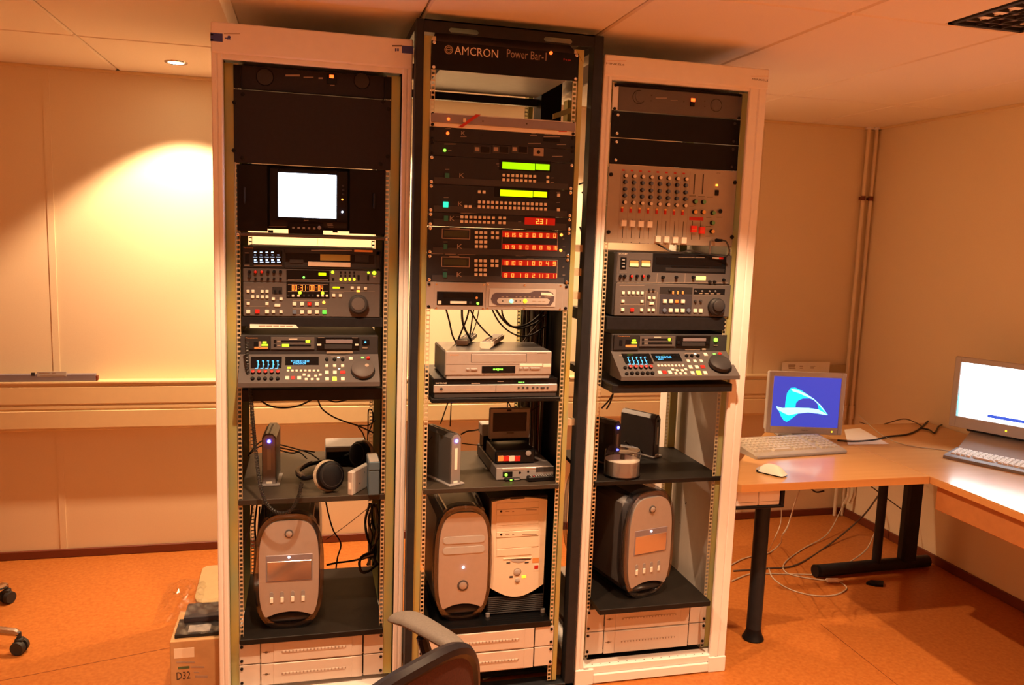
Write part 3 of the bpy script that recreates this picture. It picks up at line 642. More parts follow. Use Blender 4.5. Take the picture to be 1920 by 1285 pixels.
    q.knob(1550, 660, 220, 'black', .010, None, 'jog_base', 28); qk = Pan(t, c, p0=q.p0+q.n*.010, tilt=q.tilt); qk.knob(1549, 640, 205, 'vtr_grey', .014, None, 'jog_wheel', 28); Pan(t, c, p0=q.p0+q.n*.024, tilt=q.tilt).knob(1598, 590, 36, 'print_dim', .0015, None, 'finger_dip')
deck(t, c, YL, -.583, -.143, 1.2685, 1.207, 1.128, .085, left_deck, 0)
s = shelf('black shelf under the sloping console deck in the left rack', XL+.018, XL+PW-.018, YL-.03, YL+.42, 1.058, 1.0965, 'black_metal', True)
# ---- wide shelf with headphones
zs = .722
s = shelf('dark wide shelf holding the headphones in the left rack', XL+.003, XL+PW-.003, YL-.004, .675, .703, zs, 'shelf_grey')
# external drives
def ext_drive(label, x0, x1, y0, y1, z0, h, rz=0, led='led_blue', paper=True, mt='drive_grey', side='drive_dark'):
    """slim upright drive on a foot plate; x,y measured at its front"""
    cx, w, d = (x0+x1)/2, x1-x0, y1-y0
    t = thing('external_drive', label, 'hard drive', (cx, y0, z0), rz, 'upright external drives')
    pr = [(-w/2, .004), (w/2, .004), (w/2, h-.014), (w/2-.012, h), (-w/2+.012, h), (-w/2, h-.014)]
    g = G(); g.prism([(x, .004, z) for x, z in pr], (0, d, 0)); g.build('shell', side, t, False, True)
    pf = [(x*.86, z if z < .01 else z-.004) for x, z in pr]
    G().prism([(x, .0, z) for x, z in pf], (0, .005, 0)).build('front', mt, t, False, True)
    G().box(-w*.06, .01, h-.006, w*.06, d*.9, h+.001).build('top_groove', 'vtr_dark', t, False, True)
    G().bbox(-w*.75, -.010, -.0, w*.75, d*.8, .005, .001).build('foot_plate', 'grey', t, False, True)
    inst('led', m_cyl(.0058, .003, led or 'black', 14, True), t, V(t.location)).location = (0, 0, h*.86)
    if paper: G().box(-w*.13, -.0008, h*.30, w*.13, .0, h*.72).build('paper_label', 'paper' if led == 'led_blue' and paper == 1 else 'lgrey', t, False, True); 
    G().box(-w*.2, -.0008, h*.035, w*.2, .0, h*.075).build('sticker', 'paper', t, False, True)
    return t
e = ext_drive('silver upright drive with blue light beside the headphones', -.525, -.477, .245, .41, zs, .183, -.05, paper=2, mt='drive_grey')
# headphones
t = thing('headphones', 'black studio headphones with pale worn cushions lying on the shelf', 'headphones', (-.30, .17, zs))
c1 = V((-.298, .150, zs+.056)); ax = V((.42, -.86, .28)).normalized()
def cup(cc, ax, r, nm=''):
    G().lathe(cc, ax, [(-.006, r*.90), (.010, r*.95), (.018, r*.86), (.023, r*.55), (.024, .004)], 28).build('ear_cup', 'black', t, True)
    G().lathe(cc-ax*.022, ax, [(0, r*.80), (.003, r*.98), (.010, r*1.04), (.017, r*.98), (.019, r*.7)], 28).build('ear_cushion', 'pale_foam', t, True)
    a = ax.orthogonal().normalized(); b = ax.cross(a)
    G().tube([cc+ax*.019+a*math.cos(k*.2618)*r*.72+b*math.sin(k*.2618)*r*.72 for k in range(24)], .0022, 6, True).build('cup_ring', 'vtr_dark', t, True)
cup(c1, ax, .053); c2 = V((-.180, .36, zs+.07)); cup(c2, V((-.75, -.6, .2)).normalized(), .052)
hb = smooth_path([c1+V((-.045, .0, .0)), c1+V((-.085, .03, -.015)), (-.405, .29, zs+.030), (-.36, .42, zs+.022), (-.27, .47, zs+.02), c2+V((.01, .06, .0)), c2+V((0, .0, .01))], 7)
G().tube(hb, .008, 8).build('headband', 'black', t, True); G().tube([q+V((0, 0, .006)) for q in hb[8:22]], .0085, 8).build('headband_pad', 'cable_brown', t, True)
# coiled cord
path = smooth_path(pxc([(463, 640, .06), (464, 690, .045), (470, 740, .05), (475, 800, .06), (480, 850, .07), (487, 905, .062), (500, 945, .062), (522, 962, .06), (545, 957, .06), (560, 930, .062), (566, 905, .09)]), 26)
g = G(); hp = []; cum = [0.]
for a, b in zip(path, path[1:]): cum.append(cum[-1]+(b-a).length)
i = 0; st = .0007; k = 0
while k*st < cum[-1]:
    while i < len(path)-2 and cum[i+1] < k*st: i += 1
    f_ = (k*st-cum[i])/max(1e-6, cum[i+1]-cum[i]); q = path[i].lerp(path[i+1], f_); tng = (path[i+1]-path[i]).normalized(); a = V((0, 1, 0)); a = (a-tng*a.dot(tng)).normalized(); b = tng.cross(a); th = k*st/.0046*2*math.pi
    hp.append(q+a*math.cos(th)*.0052+b*math.sin(th)*.0052); k += 1
g.tube(hp, .0018, 4); tag(g.build('coiled_cord', 'cable_black', None, True), 'black coiled headphone cord drooping below the wide shelf', 'cable')
# grey box behind, clear caddy, blue-grey case
t = thing('media_box', 'grey box with black front standing behind the headphones', 'box', (-.22, .50, zs))
G().bbox(-.305, .47, zs, -.150, .60, zs+.072, .003).build('body', 'grey', t); G().bbox(-.300, .466, zs+.004, -.155, .472, zs+.052, .001).build('front', 'black', t)
t = thing('drive_caddy', 'milky white upright caddy leaning beside the blue-grey case', 'case', (-.232, .096, zs), math.radians(-38))
t.rotation_euler = (0, 0, math.radians(58))
G().bbox(0, -.010, 0, .125, .010, .082, .003).build('shell', 'lgrey', t, False, True); G().box(-.0006, -.005, .022, 0, .005, .045).build('sticker', 'paper', t, False, True)
for x, z in ((.05, .03), (.085, .06)): G().cone((x, -.0104, z), (x, -.010, z), .003, n=8).build('rivet', 'chrome', t, False, True)
t = thing('tape_case', 'blue-grey plastic tape case at the right end of the wide shelf', 'case', (-.152, .085, zs))
G().bbox(-.170, .085, zs, -.134, .20, zs+.088, .003).build('case', 'bluegrey', t); G().bbox(-.171, .083, zs+.088, -.133, .20, zs+.118, .003).build('lid', 'bluegrey', t); G().bbox(-.168, .086, zs+.118, -.136, .198, zs+.120, .001).build('lid_top', 'lgrey', t)
# ---- bottom: mac tower, shelf, drawers
def tower(label, cx, y0, z0, w, h, d, style, rz=0):
    t = thing('computer_tower', label, 'computer', (cx, y0, z0), rz, 'rounded silver computer towers'); n = 56
    def sup(sw, sh, zc, e=3.2):
        o = []
        for k in range(n):
            a = 2*math.pi*k/n; cs, sn = math.cos(a), math.sin(a)
            o.append((math.copysign(abs(cs)**(2/e), cs)*sw, math.copysign(abs(sn)**(2/e), sn)*sh+zc))
        return o
    zc = h/2; hw = w/2
    # body (graphite sides) between the clear shells
    G().bbox(-hw*.88, .03, h*.085, hw*.88, d-.02, h*.93, .022).build('body', 'graphite', t, True, True)
    # clear handles: front and rear hoops joined along the depth
    for yy in (.018, d-.012):
        ring = sup(hw-.008, h/2-.008, zc, 3.0); G().tube([(x, yy, z) for x, z in ring], .0085, 8, True).build('handle_hoop', 'acrylic', t, True, True)
    for sx in (-1, 1):
        for zz in (h*.052, h*.948): G().tube(smooth_path([(sx*hw*.62, .018, zz), (sx*hw*.70, d*.5, zz+(.006 if zz > zc else -.002)), (sx*hw*.62, d-.012, zz)], 5), .010, 8).build('handle', 'acrylic', t, True, True)
    out = sup(hw, h/2, zc, 3.0); inn = sup(hw-.017, h/2-.018, zc, 3.0); g = G()
    vs = []
    for yy in (.004, .05):
        vs += [(x, yy, z) for x, z in out]; vs += [(x, yy, z) for x, z in inn]
    fs = []
    for i in range(n):
        j = (i+1) % n; fs += [(i, j, n+j, n+i), (2*n+i, 3*n+i, 3*n+j, 2*n+j), (i, 2*n+i, 2*n+j, j), (n+i, n+j, 3*n+j, 3*n+i)]
    g.add(vs, fs); g.build('clear_shell', 'acrylic', t, True, True)
    # fascia with scooped foot
    fz = [(x, max(z, h*.10+.030*(1-(x/(hw*.86))**2)-.006)) for x, z in sup(hw*.855, h*.452, zc-.002, 3.4)]
    fr = G(); fr.prism([(x, .0, z) for x, z in fz], (0, .032, 0)); fr.build('fascia', 'alu', t, True, True)
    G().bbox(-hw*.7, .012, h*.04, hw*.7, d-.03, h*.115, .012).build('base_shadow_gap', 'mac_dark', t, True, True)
    def led(z, r=.0035): inst('power_led', m_cyl(r, .003, 'led_white', 12, True), t, V(t.location)).location = (0, 0, z)
    if style == 'mirror':
        inst('speaker', m_cyl(.0145, .0035, 'graphite', 20), t, V(t.location)).location = (0, 0, h*.835); inst('speaker_dome', m_cyl(.010, .007, 'alu', 18, True), t, V(t.location)).location = (0, 0, h*.835)
        G().bbox(-hw*.66, -.0015, h*.42, hw*.68, .003, h*.655, .004).build('drive_bezel', 'silver_lid', t, False, True); G().bbox(-hw*.62, -.0028, h*.432, hw*.64, .0, h*.60, .003).build('drive_door', 'mirror', t, False, True); led(h*.632)
        for k in range(4):
            x = -hw*.50+k*hw*.30; pr = [(x+math.cos(a)*.0085*(.75), h*.285+ (.014 if math.sin(a) > 0 else -.014)+math.sin(a)*.007) for a in [2*math.pi*i/16 for i in range(16)]]
            G().prism([(a, -.0012, b) for a, b in pr], (0, .004, 0)).build('vent_slot', 'grey', t, True, True); G().bbox(x-.0055, -.003, h*.285-.018, x+.0055, .0, h*.285+.002, .003).build('vent_light', 'paper', t, False, True)
    else:
        for zz, s_ in ((.715, 0), (.625, .0)):
            pr = []
            for i in range(20):
                a = 2*math.pi*i/20; pr.append((math.copysign(hw*.60, math.cos(a))+math.cos(a)*.012, h*zz+math.sin(a)*.0125))
            G().prism([(a, -.0022, b) for a, b in pr], (0, .004, 0)).build('drive_slot', 'lgrey', t, True, True)
        led(h*.475); inst('speaker', m_cyl(.020, .002, 'graphite', 22), t, V(t.location)).location = (0, 0, h*.315); inst('speaker_dome', m_cyl(.0135, .006, 'alu', 18, True), t, V(t.location)).location = (0, 0, h*.317)
    return t
zb = .242
s = shelf('black shelf under the mirrored tower, bottom of the left rack', XL+.004, XL+PW-.004, YL-.02, .625, .222, zb, 'shelf_dark')
tower('silver tower with mirrored drive door at the bottom of the left rack', -.432, .130, zb, .232, .412, .44, 'mirror')
def drawers(x0, rows, Y, tags, zlist, side):
    for (z1, z0), lab in zip(zlist, tags):
        t = thing('storage_module', lab, 'storage unit', (x0+PW/2, Y, z0), 0, 'white rack drawers'); h = z1-z0
        G().bbox(x0+.010, Y+.004, z0+.002, x0+PW-.010, Y+.40, z1-.002, .002).build('tray', 'drawer', t)
        G().bbox(x0, Y, z0+.001, x0+.068, Y+.004, z1-.001, .0008).build('side_plate', 'drawer', t); G().bbox(x0+PW-.068, Y, z0+.001, x0+PW, Y+.004, z1-.001, .0008).build('side_plate', 'drawer', t)
        f = G().bbox(x0+.071, Y-.004, z0+.001, x0+PW-.073, Y+.004, z1-.001, .001).build('drawer', 'drawer', t)
        G().bbox(x0+.112, Y-.006, z0+.004, x0+PW-.108, Y-.003, z1-.002, .001).build('front_panel', 'drawer', t)
        zc = z0+h*.50
        G().box(x0+.138, Y-.0065, zc-.003, x0+PW-.128, Y-.0055, zc+.003).build('grip_slot', 'print_dim', t)
        for k in range(18): G().box(x0+.142+k*.0118, Y-.0085, zc-.002, x0+.150+k*.0118, Y-.006, zc+.004).build('grip_rib', 'drawer', t)
        if side: pass
        G().cone((x0+.088, Y-.004, zc+.002), (x0+.088, Y-.0046, zc+.002), .0055, n=6).build('emblem', 'print_dim', t); G().box(x0+.076, Y-.0046, zc+.001, x0+.100, Y-.004, zc+.0035).build('emblem_wing', 'print_dim', t)
        G().box(x0+.0685, Y+.001, z0+h*.2, x0+.0705, Y+.003, z1).build('gap', 'black', t); G().box(x0+PW-.0725, Y+.001, z0+h*.1, x0+PW-.0685, Y+.003, z1).build('gap', 'black', t)
        for xx in (x0+.008, x0+PW-.008):
            for zz in (z0+.014, z1-.012): inst('screw', m_cyl(.0052, .004, 'black', 10, True), t, (xx, Y, zz))
drawers(XL, 2, YL, ('white rack drawer in the left rack, directly under the black shelf', 'lowest white rack drawer in the left rack'), ((.218, .142), (.140, .062)), 1)
# ================================================================ middle rack
def zu(n): return ZM0-n*U1
def panel(t, x0, z1, z0, Y, mt, th=.003, name='faceplate'): return G().bbox(x0, Y, z0+.0004, x0+PW, Y+th, z1-.0004, .0008).build(name, mt, t)
def chassis(t, x0, z1, z0, Y, mt='black', d=.25): G().box(x0+.022, Y+.003, z0+.003, x0+PW-.022, Y+d, z1-.003).build('chassis', mt, t)
def rscrews(t, x0, zs, Y, mt='chrome'):
    for z in zs:
        for x in (x0+.0085, x0+PW-.0085): inst('screw', m_cyl(.0052, .004, mt, 10, True), t, (x, Y, z))
GM = 'one and two unit rack devices'
# power bar
t = dev('power_distributor', 'black power bar with pale AMCRON lettering at the top of the black rack', 'power strip', PW/2, 0, zu(2))
panel(t, 0, zu(0)-.006, zu(2)-.004, 0, 'black'); G().box(.030, .003, zu(2)-.001, .450, .39, zu(0)-.009).build('chassis', 'grey', t); rscrews(t, 0, (zu(0)-.012, zu(2)+.003), 0)
c = (770, 20, 5.19); p = Pan(t, c, 0)
p.text(640, 402, 425, 82, 'AMCRON', 'print'); p.text(1130, 432, 385, 80, 'Power Bar-1', 'print_dim'); p.ring(370, 380, 78, 'print_dim', .0016, 'emblem'); p.ring(370, 380, 50, 'print_dim', .0012, 'emblem'); p.bars([(340, 400, 380, 10)], 'print_dim')
p.led(1363, 413, 34, 'led_red', .006); p.text(1523, 480, 70, 26, 'hp', 'red')
G().prism([(.004, .004, 2.2085), (.478, .004, 2.2085), (.462, .055, 2.250), (.020, .055, 2.250)], (0, .002, 0)).build('sloping_plate', 'amp_grey', t)
# silver 1U
H_ = (790, 200, 6.194)
t = dev('video_amplifier', 'thin silver rack unit with red tape stuck across it', 'rack unit', PW/2, 0, zu(6), GM)
panel(t, 0, zu(5), zu(6), 0, 'cream'); chassis(t, 0, zu(5), zu(6), 0); rscrews(t, 0, (zu(5)-.006, zu(6)+.006), -.0, 'black')
a = Pan(t, H_, 0); G().bbox(.004, -.005, zu(5)-.031, PW-.004, .001, zu(5)-.004, .001).build('lid', 'silver_lid', t)
p = Pan(t, H_, -.005); p.led(315, 145, 36, 'led_red', .005); p.btn(500, 160, 34, 44, 'cream', .006, 'clear_lamp'); p.led(715, 170, 18, 'print_dark', .001, 'hole'); p.led(1225, 200, 18, 'print_dark', .001, 'hole')
q = [p.pt(425, 240), p.pt(480, 240), p.pt(690, 95), p.pt(632, 90)]; G().prism([v+V((0, -.0015, 0)) for v in q], (0, -.0008, 0)).build('red_tape', 'red_tape', t)
a.bars([(1595, 1690, 288, 10)], 'red')
# black 1U
t = dev('sync_generator', 'thin black rack unit with a single red lamp under the silver unit', 'rack unit', PW/2, 0, zu(7), GM)
panel(t, 0, zu(6), zu(7), 0, 'kramer'); chassis(t, 0, zu(6), zu(7), 0); rscrews(t, 0, (zu(6)-.007, zu(7)+.007), 0, 'black'); p = Pan(t, H_, 0)
p.led(305, 310, 38, 'led_red', .005); p.text(487, 308, 46, 46, 'K', 'print_dim'); p.bars([(455, 525, 350, 6), (1265, 1345, 338, 8), (1420, 1610, 350, 8), (1275, 1330, 313, 6), (1430, 1490, 322, 6), (1530, 1590, 326, 6), (1240, 1390, 428, 6), (1575, 1680, 442, 7), (280, 345, 255, 5)])
p.rect(1415, 372, 1610, 410, 'black', .002, 'switch_bank'); p.led(710, 330, 18, 'black', .001, 'hole')
# three-window 1U
t = dev('audio_converter', 'thin black rack unit with three small dark windows and a green lamp', 'rack unit', PW/2, 0, zu(8), GM)
panel(t, 0, zu(7), zu(8), 0, 'kramer'); chassis(t, 0, zu(7), zu(8), 0); rscrews(t, 0, (zu(7)-.007, zu(8)+.007), 0, 'black'); p = Pan(t, H_, 0)
p.led(271, 507, 36, 'led_green', .004)
for x in (710, 928, 1146): p.rect(x-100, 455, x+95, 545, 'kramer_lo', .0015, 'frame'); Pan(t, H_, -.0015).rect(x-20, 464, x+82, 537, 'gloss_black', .0006, 'window'); Pan(t, H_, -.0015).btn(x-62, 495, 52, 46, 'print_dim', .002)
p.rect(1300, 482, 1420, 575, 'print_dim', .0015, 'jack_plate'); Pan(t, H_, -.0015).led(1360, 530, 42, 'black', .003, 'jack'); p.bars([(265, 400, 435, 6), (310, 350, 510, 5), (1520, 1640, 578, 7)])
# matrix switchers
def switcher(name, lab, u0, u1, crop, mt='kramer'):
    t = dev(name, lab, 'rack unit', PW/2, 0, zu(u1), GM); panel(t, 0, zu(u0), zu(u1), 0, 'kramer'); chassis(t, 0, zu(u0), zu(u1), 0)
    G().bbox(.018, -.0012, zu(u1)+.002, PW-.018, .001, zu(u1)+(.022 if u1-u0 > 1 else .024), .0004).build('lower_band', 'kramer_lo', t)
    rscrews(t, 0, (zu(u0)-.007, zu(u1)+.007), 0, 'chrome'); return t, Pan(t, crop, 0), Pan(t, crop, -.0012)
t, p, pl = switcher('video_switcher', 'black switcher with the upper green text display and two rows of eight keys', 8, 10, H_)
p.rect(905, 620, 1510, 750, 'black', .001, 'display_frame'); q = Pan(t, H_, -.001); q.rect(940, 652, 1320, 730, 'lcd_green', .0008, 'display'); q.rect(1326, 668, 1489, 737, 'lcd_green', .0008, 'display')
pl.btn(298, 800, 52, 56, 'teal_off', .004, 'power_button'); pl.text(470, 800, 56, 52, 'K', 'print_dim'); pl.row(957, 797, 1315, 812, 8, 32, 32); pl.row(955, 850, 1313, 867, 8, 32, 32); pl.btn(1467, 820, 32, 32); pl.btn(1467, 874, 32, 32)
p.bars([(435, 680, 882, 6), (440, 505, 840, 5), (870, 925, 665, 6), (885, 925, 690, 5), (1110, 1170, 628, 5), (1375, 1440, 640, 5), (1500, 1540, 828, 5), (1500, 1540, 882, 5), (1550, 1660, 926, 8), (275, 325, 728, 5)])
t, p, pl = switcher('video_switcher', 'black switcher with yellow-green text display, two rows of sixteen keys and lit teal lamp', 10, 12, H_)
p.rect(850, 930, 1490, 1060, 'black', .001, 'display_frame'); q = Pan(t, H_, -.001); q.rect(916, 972, 1294, 1046, 'lcd_lime', .0008, 'display'); q.rect(1300, 988, 1460, 1052, 'lcd_lime', .0008, 'display')
pl.btn(283, 1138, 58, 66, 'teal_on', .004, 'power_button'); pl.text(455, 1130, 56, 52, 'K', 'print_dim'); pl.row(672, 1108, 1440, 1137, 16, 32, 34); pl.row(670, 1163, 1440, 1192, 16, 32, 34); pl.row(515, 1160, 565, 1162, 2, 34, 32); p.row(672, 990, 727, 993, 2, 34, 34); p.btn(1593, 1030, 34, 36); pl.btn(1590, 1198, 34, 34)
p.bars([(860, 895, 990, 6), (860, 895, 1010, 6), (1075, 1145, 952, 6), (1345, 1415, 962, 6), (430, 495, 1163, 5), (435, 825, 1210, 7), (260, 315, 1057, 5), (1570, 1610, 995, 5), (1570, 1610, 1115, 5)])
I_ = (790, 370, 6.194)
t, p, pl = switcher('video_switcher', 'thin black switcher showing 231 in red', 12, 13, I_)
pl.btn(285, 246, 50, 62, 'teal_off', .004, 'power_button'); pl.text(360, 248, 58, 56, 'K', 'print_dim'); pl.row(470, 228, 835, 240, 8, 34, 32); pl.row(468, 282, 833, 293, 8, 34, 32); pl.row(912, 240, 965, 242, 2, 34, 32); pl.row(910, 296, 963, 298, 2, 34, 32)
pl.rect(1200, 240, 1555, 323, 'win_red', .0008, 'display_window'); Pan(t, I_, -.002).digits(1395, 282, 128, 58, '231', 'seg_hot', .4, thick=.2); p.bars([(330, 570, 314, 6), (405, 460, 285, 5), (405, 440, 228, 4), (1125, 1160, 285, 5), (1535, 1645, 352, 8), (1300, 1320, 203, 7), (1365, 1420, 206, 7), (955, 985, 188, 6), (1100, 1125, 196, 6), (455, 720, 185, 5)])
def audio_matrix(lab, u0, oy, topd, botd, leds, extra):
    t, p, pl = switcher('audio_switcher', lab, u0, u0+2, I_); q = Pan(t, I_, -.0014)
    sx = -5 if oy else 0
    p.rect(238+sx, 368+oy, 567+sx, 486+oy, 'print_dim', .0006, 'display_rim'); Pan(t, I_, -.0006).rect(246+sx, 376+oy, 559+sx, 478+oy, 'kramer', .0005, 'display_frame'); Pan(t, I_, -.001).rect(262+sx, 390+oy, 545+sx, 465+oy, 'lcd_off', .0006, 'display')
    pl.btn(278+sx, 575+oy, 46, 62, 'teal_off', .004, 'power_button'); pl.text(447+sx, 572+oy, 60, 54, 'K', 'print_dim')
    for r_ in range(4): p.row(638+sx, 410+oy+r_*54, 745+sx, 412+oy+r_*54, 3, 36, 34)
    for r_ in range(2): p.row(827+sx, 412+oy+r_*54, 880+sx, 414+oy+r_*54, 2, 36, 34)
    p.rect(935+sx, 395+oy, 1588+sx, 632+oy, 'print_dim', .0006, 'display_rim'); Pan(t, I_, -.0006).rect(940+sx, 400+oy, 1583+sx, 627+oy, 'kramer', .0006, 'display_frame')
    for yy, ds in ((438+oy, topd), (580+oy, botd)):
        Pan(t, I_, -.0012).rect(944+sx, yy-32, 1580+sx, yy+34, 'win_red', .0006, 'display_window')
        for i, d_ in enumerate(ds):
            q.digits(985+sx+i*80.5, yy+i*1.2, 26*len(d_)+4, 46, d_, 'seg_red', .4, thick=.2)
    for x, y in leds: p.led(x, y+oy, 34, 'led_orange', .004)
    p.bars([(330+sx, 445+sx, 362+oy, 8), (1225, 1305, 390+oy, 6), (1215, 1300, 510+oy, 12), (420, 820, 648+oy, 7), (1520, 1625, 672+oy-3, 8), (250, 305, 519+oy, 5), (1640, 1660, 485+oy, 5), (1640, 1670, 578+oy, 5)]+extra)
audio_matrix('black audio switcher with two rows of red figures and two orange lamps', 13, 0, ['15', '15', '12', '3', '0', '0', '0', '0'], ['10', '9', '0', '0', '0', '0', '16', '16'], ((1625, 437), (1618, 618)), [(115, 255, 656, 7), (275, 400, 662, 7), (425, 540, 652, 6)])
audio_matrix('lowest black audio switcher with two rows of red figures, above the silver module panel', 15, 326, ['10', '10', '12', '1', '0', '0', '4', '9'], ['8', '0', '1', '8', '2', '11', '3', '11'], (), [(1095, 1265, 680-0, 8), (425, 630, 667, 6)])
# silver module panel
J_ = (790, 510, 6.194)
t = dev('module_panel', 'silver two-unit rack panel holding a small tape drive and a network box', 'panel', PW/2, 0, zu(19), GM)
panel(t, 0, zu(17), zu(19), 0, 'alu'); rscrews(t, 0, (zu(17)-.008, zu(19)+.008), 0, 'black'); p = Pan(t, J_, 0); chassis(t, 0, zu(17), zu(19), 0, 'lgrey', .2)
m1 = p.rect(148, 126, 747, 440, 'alu', .002, 'module'); m2_ = p.rect(752, 130, 1648, 444, 'alu', .002, 'module'); q = Pan(t, J_, -.002)
for x, y in ((175, 142), (722, 146), (775, 146), (1200, 152), (1618, 160), (172, 420), (716, 424), (768, 424), (1192, 430), (1610, 434)): q.led(x, y, 24, 'chrome', .002, 'screw')
q.rect(182, 232, 716, 388, 'black', .002, 'tape_drive'); r = Pan(t, J_, -.004); r.rect(250, 242, 610, 300, 'gloss_black', .001, 'slot_door'); r.rect(335, 340, 526, 372, 'paper', .0006, 'label'); r.rect(192, 336, 232, 378, 'print', .002, 'button'); r.led(655, 366, 32, 'led_green', .003); r.led(642, 302, 30, 'orange_print', .002, 'lamp'); r.rect(555, 345, 585, 375, 'dark_grey', .002, 'button')
q.rect(790, 200, 1560, 404, 'lgrey', .002, 'network_box'); r = Pan(t, J_, -.004)
pts = [(870, 240), (1250, 246), (1310, 222), (1470, 222), (1525, 244), (1545, 290), (1535, 345), (1500, 388), (880, 388), (828, 360), (808, 315), (828, 262)]
G().prism([r.pt(*a) for a in pts], (0, -.0012, 0)).build('dark_surround', 'surround', t)
r = Pan(t, J_, -.0052); pts = [(905, 303), (1465, 310), (1492, 330), (1480, 362), (1460, 378), (910, 374), (882, 355), (880, 325)]; G().prism([r.pt(*a) for a in pts], (0, -.001, 0)).build('lamp_strip', 'lgrey', t)
pts = [(1392, 240), (1500, 243), (1545, 278), (1392, 272)]; G().prism([r.pt(*a) for a in pts], (0, -.001, 0)).build('name_plate', 'cream', t)
r.bars([(930, 960, 290, 8), (985, 1010, 290, 8), (1095, 1115, 291, 8), (1140, 1165, 291, 8), (1195, 1220, 292, 8), (1245, 1270, 292, 8), (1300, 1318, 293, 8), (1365, 1385, 292, 12), (1430, 1510, 292, 6)], 'print_dim')
r = Pan(t, J_, -.0062); r.led(1045, 340, 46, 'led_mint', .003); r.led(1205, 338, 46, 'led_yellow', .003)
for x in (945, 1100, 1150): r.led(x, 338, 16, 'print_dark', .001, 'lamp')
r.bars([(1290, 1325, 340, 5), (1360, 1390, 342, 5), (1405, 1440, 342, 5)], 'print_dim')
# ---- VCR, DVD player and their shelf
K_ = (790, 620, 6.194)
s = shelf('black shelf under the DVD player in the middle rack', .024, .470, -.004, .40, 1.058, 1.0725, 'black_metal')
G().bbox(.026, -.006, 1.060, .468, -.003, 1.0705, .001).build('front_bar', 'gloss_black', s)
t = dev('dvd_player', 'flat black and silver DVD player under the video recorder', 'disc player', .243, 0, 1.0727)
G().bbox(.030, .004, 1.0727, .457, .30, 1.138, .003).build('body', 'black', t); G().bbox(.030, .0, 1.119, .457, .006, 1.139, .002).build('display_strip', 'gloss_black', t); G().bbox(.031, -.004, 1.092, .456, .006, 1.1185, .002).build('silver_band', 'silver', t); G().bbox(.034, .0, 1.0735, .454, .006, 1.091, .002).build('lower_flap', 'dark_grey', t)
p = Pan(t, K_, -.0002); p.text(230, 612, 128, 17, 'SAMSUNG', 'print'); p.bars([(580, 680, 614, 10), (885, 955, 592, 6)], 'print_dim'); p.bars([(1125, 1145, 600, 7), (1152, 1168, 600, 7), (1178, 1196, 600, 7)], 'led_dimgreen', 'status_lamps')
p = Pan(t, K_, -.004); p.knob(232, 680, 32, 'dark_grey', .003, None, 'power_button'); p.bars([(390, 500, 687, 7), (510, 580, 687, 7), (590, 675, 688, 7)], 'print_dim'); p.bars([(865, 868, 672, 80)], 'print_dark', 'seam')
for x in (1130, 1182, 1232, 1298, 1348, 1465): p.knob(x, 664, 24, 'dark_grey', .003, None, 'button')
p.rect(1385, 656, 1430, 674, 'dark_grey', .003, 'button')
t = dev('video_recorder', 'silver video cassette recorder with green clock, two remotes lying on it', 'video recorder', .248, -.01, 1.1395)
G().bbox(.066, -.004, 1.1395, .430, .225, 1.232, .004).build('body', 'graphite', t); G().bbox(.066, -.010, 1.152, .430, .0, 1.2325, .003).build('front', 'alu', t); G().box(.072, -.006, 1.1395, .424, .0, 1.1515).build('foot_strip', 'grey', t)
p = Pan(t, K_, -.010); p.rect(578, 268, 1228, 372, 'graphite', .0004, 'door_rim'); Pan(t, K_, -.0104).rect(584, 273, 1222, 367, 'alu', .0008, 'cassette_door'); p.bars([(285, 1505, 392, 3)], 'print_dark', 'seam'); p.rect(703, 414, 1092, 496, 'gloss_black', .0012, 'display')
Pan(t, K_, -.0113).bars([(835, 855, 451, 15), (862, 880, 451, 15), (884, 898, 453, 26), (903, 920, 451, 15), (926, 946, 451, 15)], 'led_green', 'clock')
for x, w_ in ((540, 36), (612, 76), (1155, 32), (1215, 54), (1320, 110)): p.btn(x, 452 if x < 700 else 440, w_, 20, 'silver', .004)
p.rect(1142, 386, 1405, 418, 'cream', .0008, 'tape_strip'); p.rect(1414, 388, 1506, 426, 'cream', .001, 'sticker'); p.text(385, 285, 98, 16, 'PHILIPS', 'orange_print'); p.text(365, 475, 62, 18, 'VHS', 'print_dim'); p.bars([(870, 945, 315, 7), (780, 1030, 332, 2.5), (1345, 1460, 265, 4)], 'print_dark')
zv = 1.2327
def remote(lab, pa, pb, w, h, mt, mt2, grp='remote controls on the recorder'):
    a, b = V(pa), V(pb); L = (b-a).length; rz = math.atan2(-(b-a).x, (b-a).y)
    t = thing('remote_control', lab, 'remote control', a, rz, grp)
    G().prism([(-w/2, 0, 0.006), (-w*.36, 0, 0), (w*.36, 0, 0), (w/2, 0, .006), (w/2, 0, h), (-w/2, 0, h)], (0, L, 0)).build('body', mt, t, False, True)
    G().bbox(-w*.42, .012, h, w*.42, L-.01, h+.002, .001).build('keypad', mt2, t, False, True)
    for i in range(3):
        for j in range(5): G().bbox(-w*.3+i*w*.3-.004, .03+j*.018, h+.002, -w*.3+i*w*.3+.004, .038+j*.018, h+.004, .001).build('key', 'cream', t, False, True)
remote('pale remote with dark keypad overhanging the front of the recorder', onZ(866, 648, zv).to_tuple()[:2]+(zv,), onZ(884, 634, zv).to_tuple()[:2]+(zv,), .042, .018, 'lgrey', 'dark_grey')
remote('beige wedge remote lying further right on the recorder', onZ(910, 654, zv).to_tuple()[:2]+(zv,), onZ(935, 637, zv).to_tuple()[:2]+(zv,), .040, .020, 'beige', 'grey')
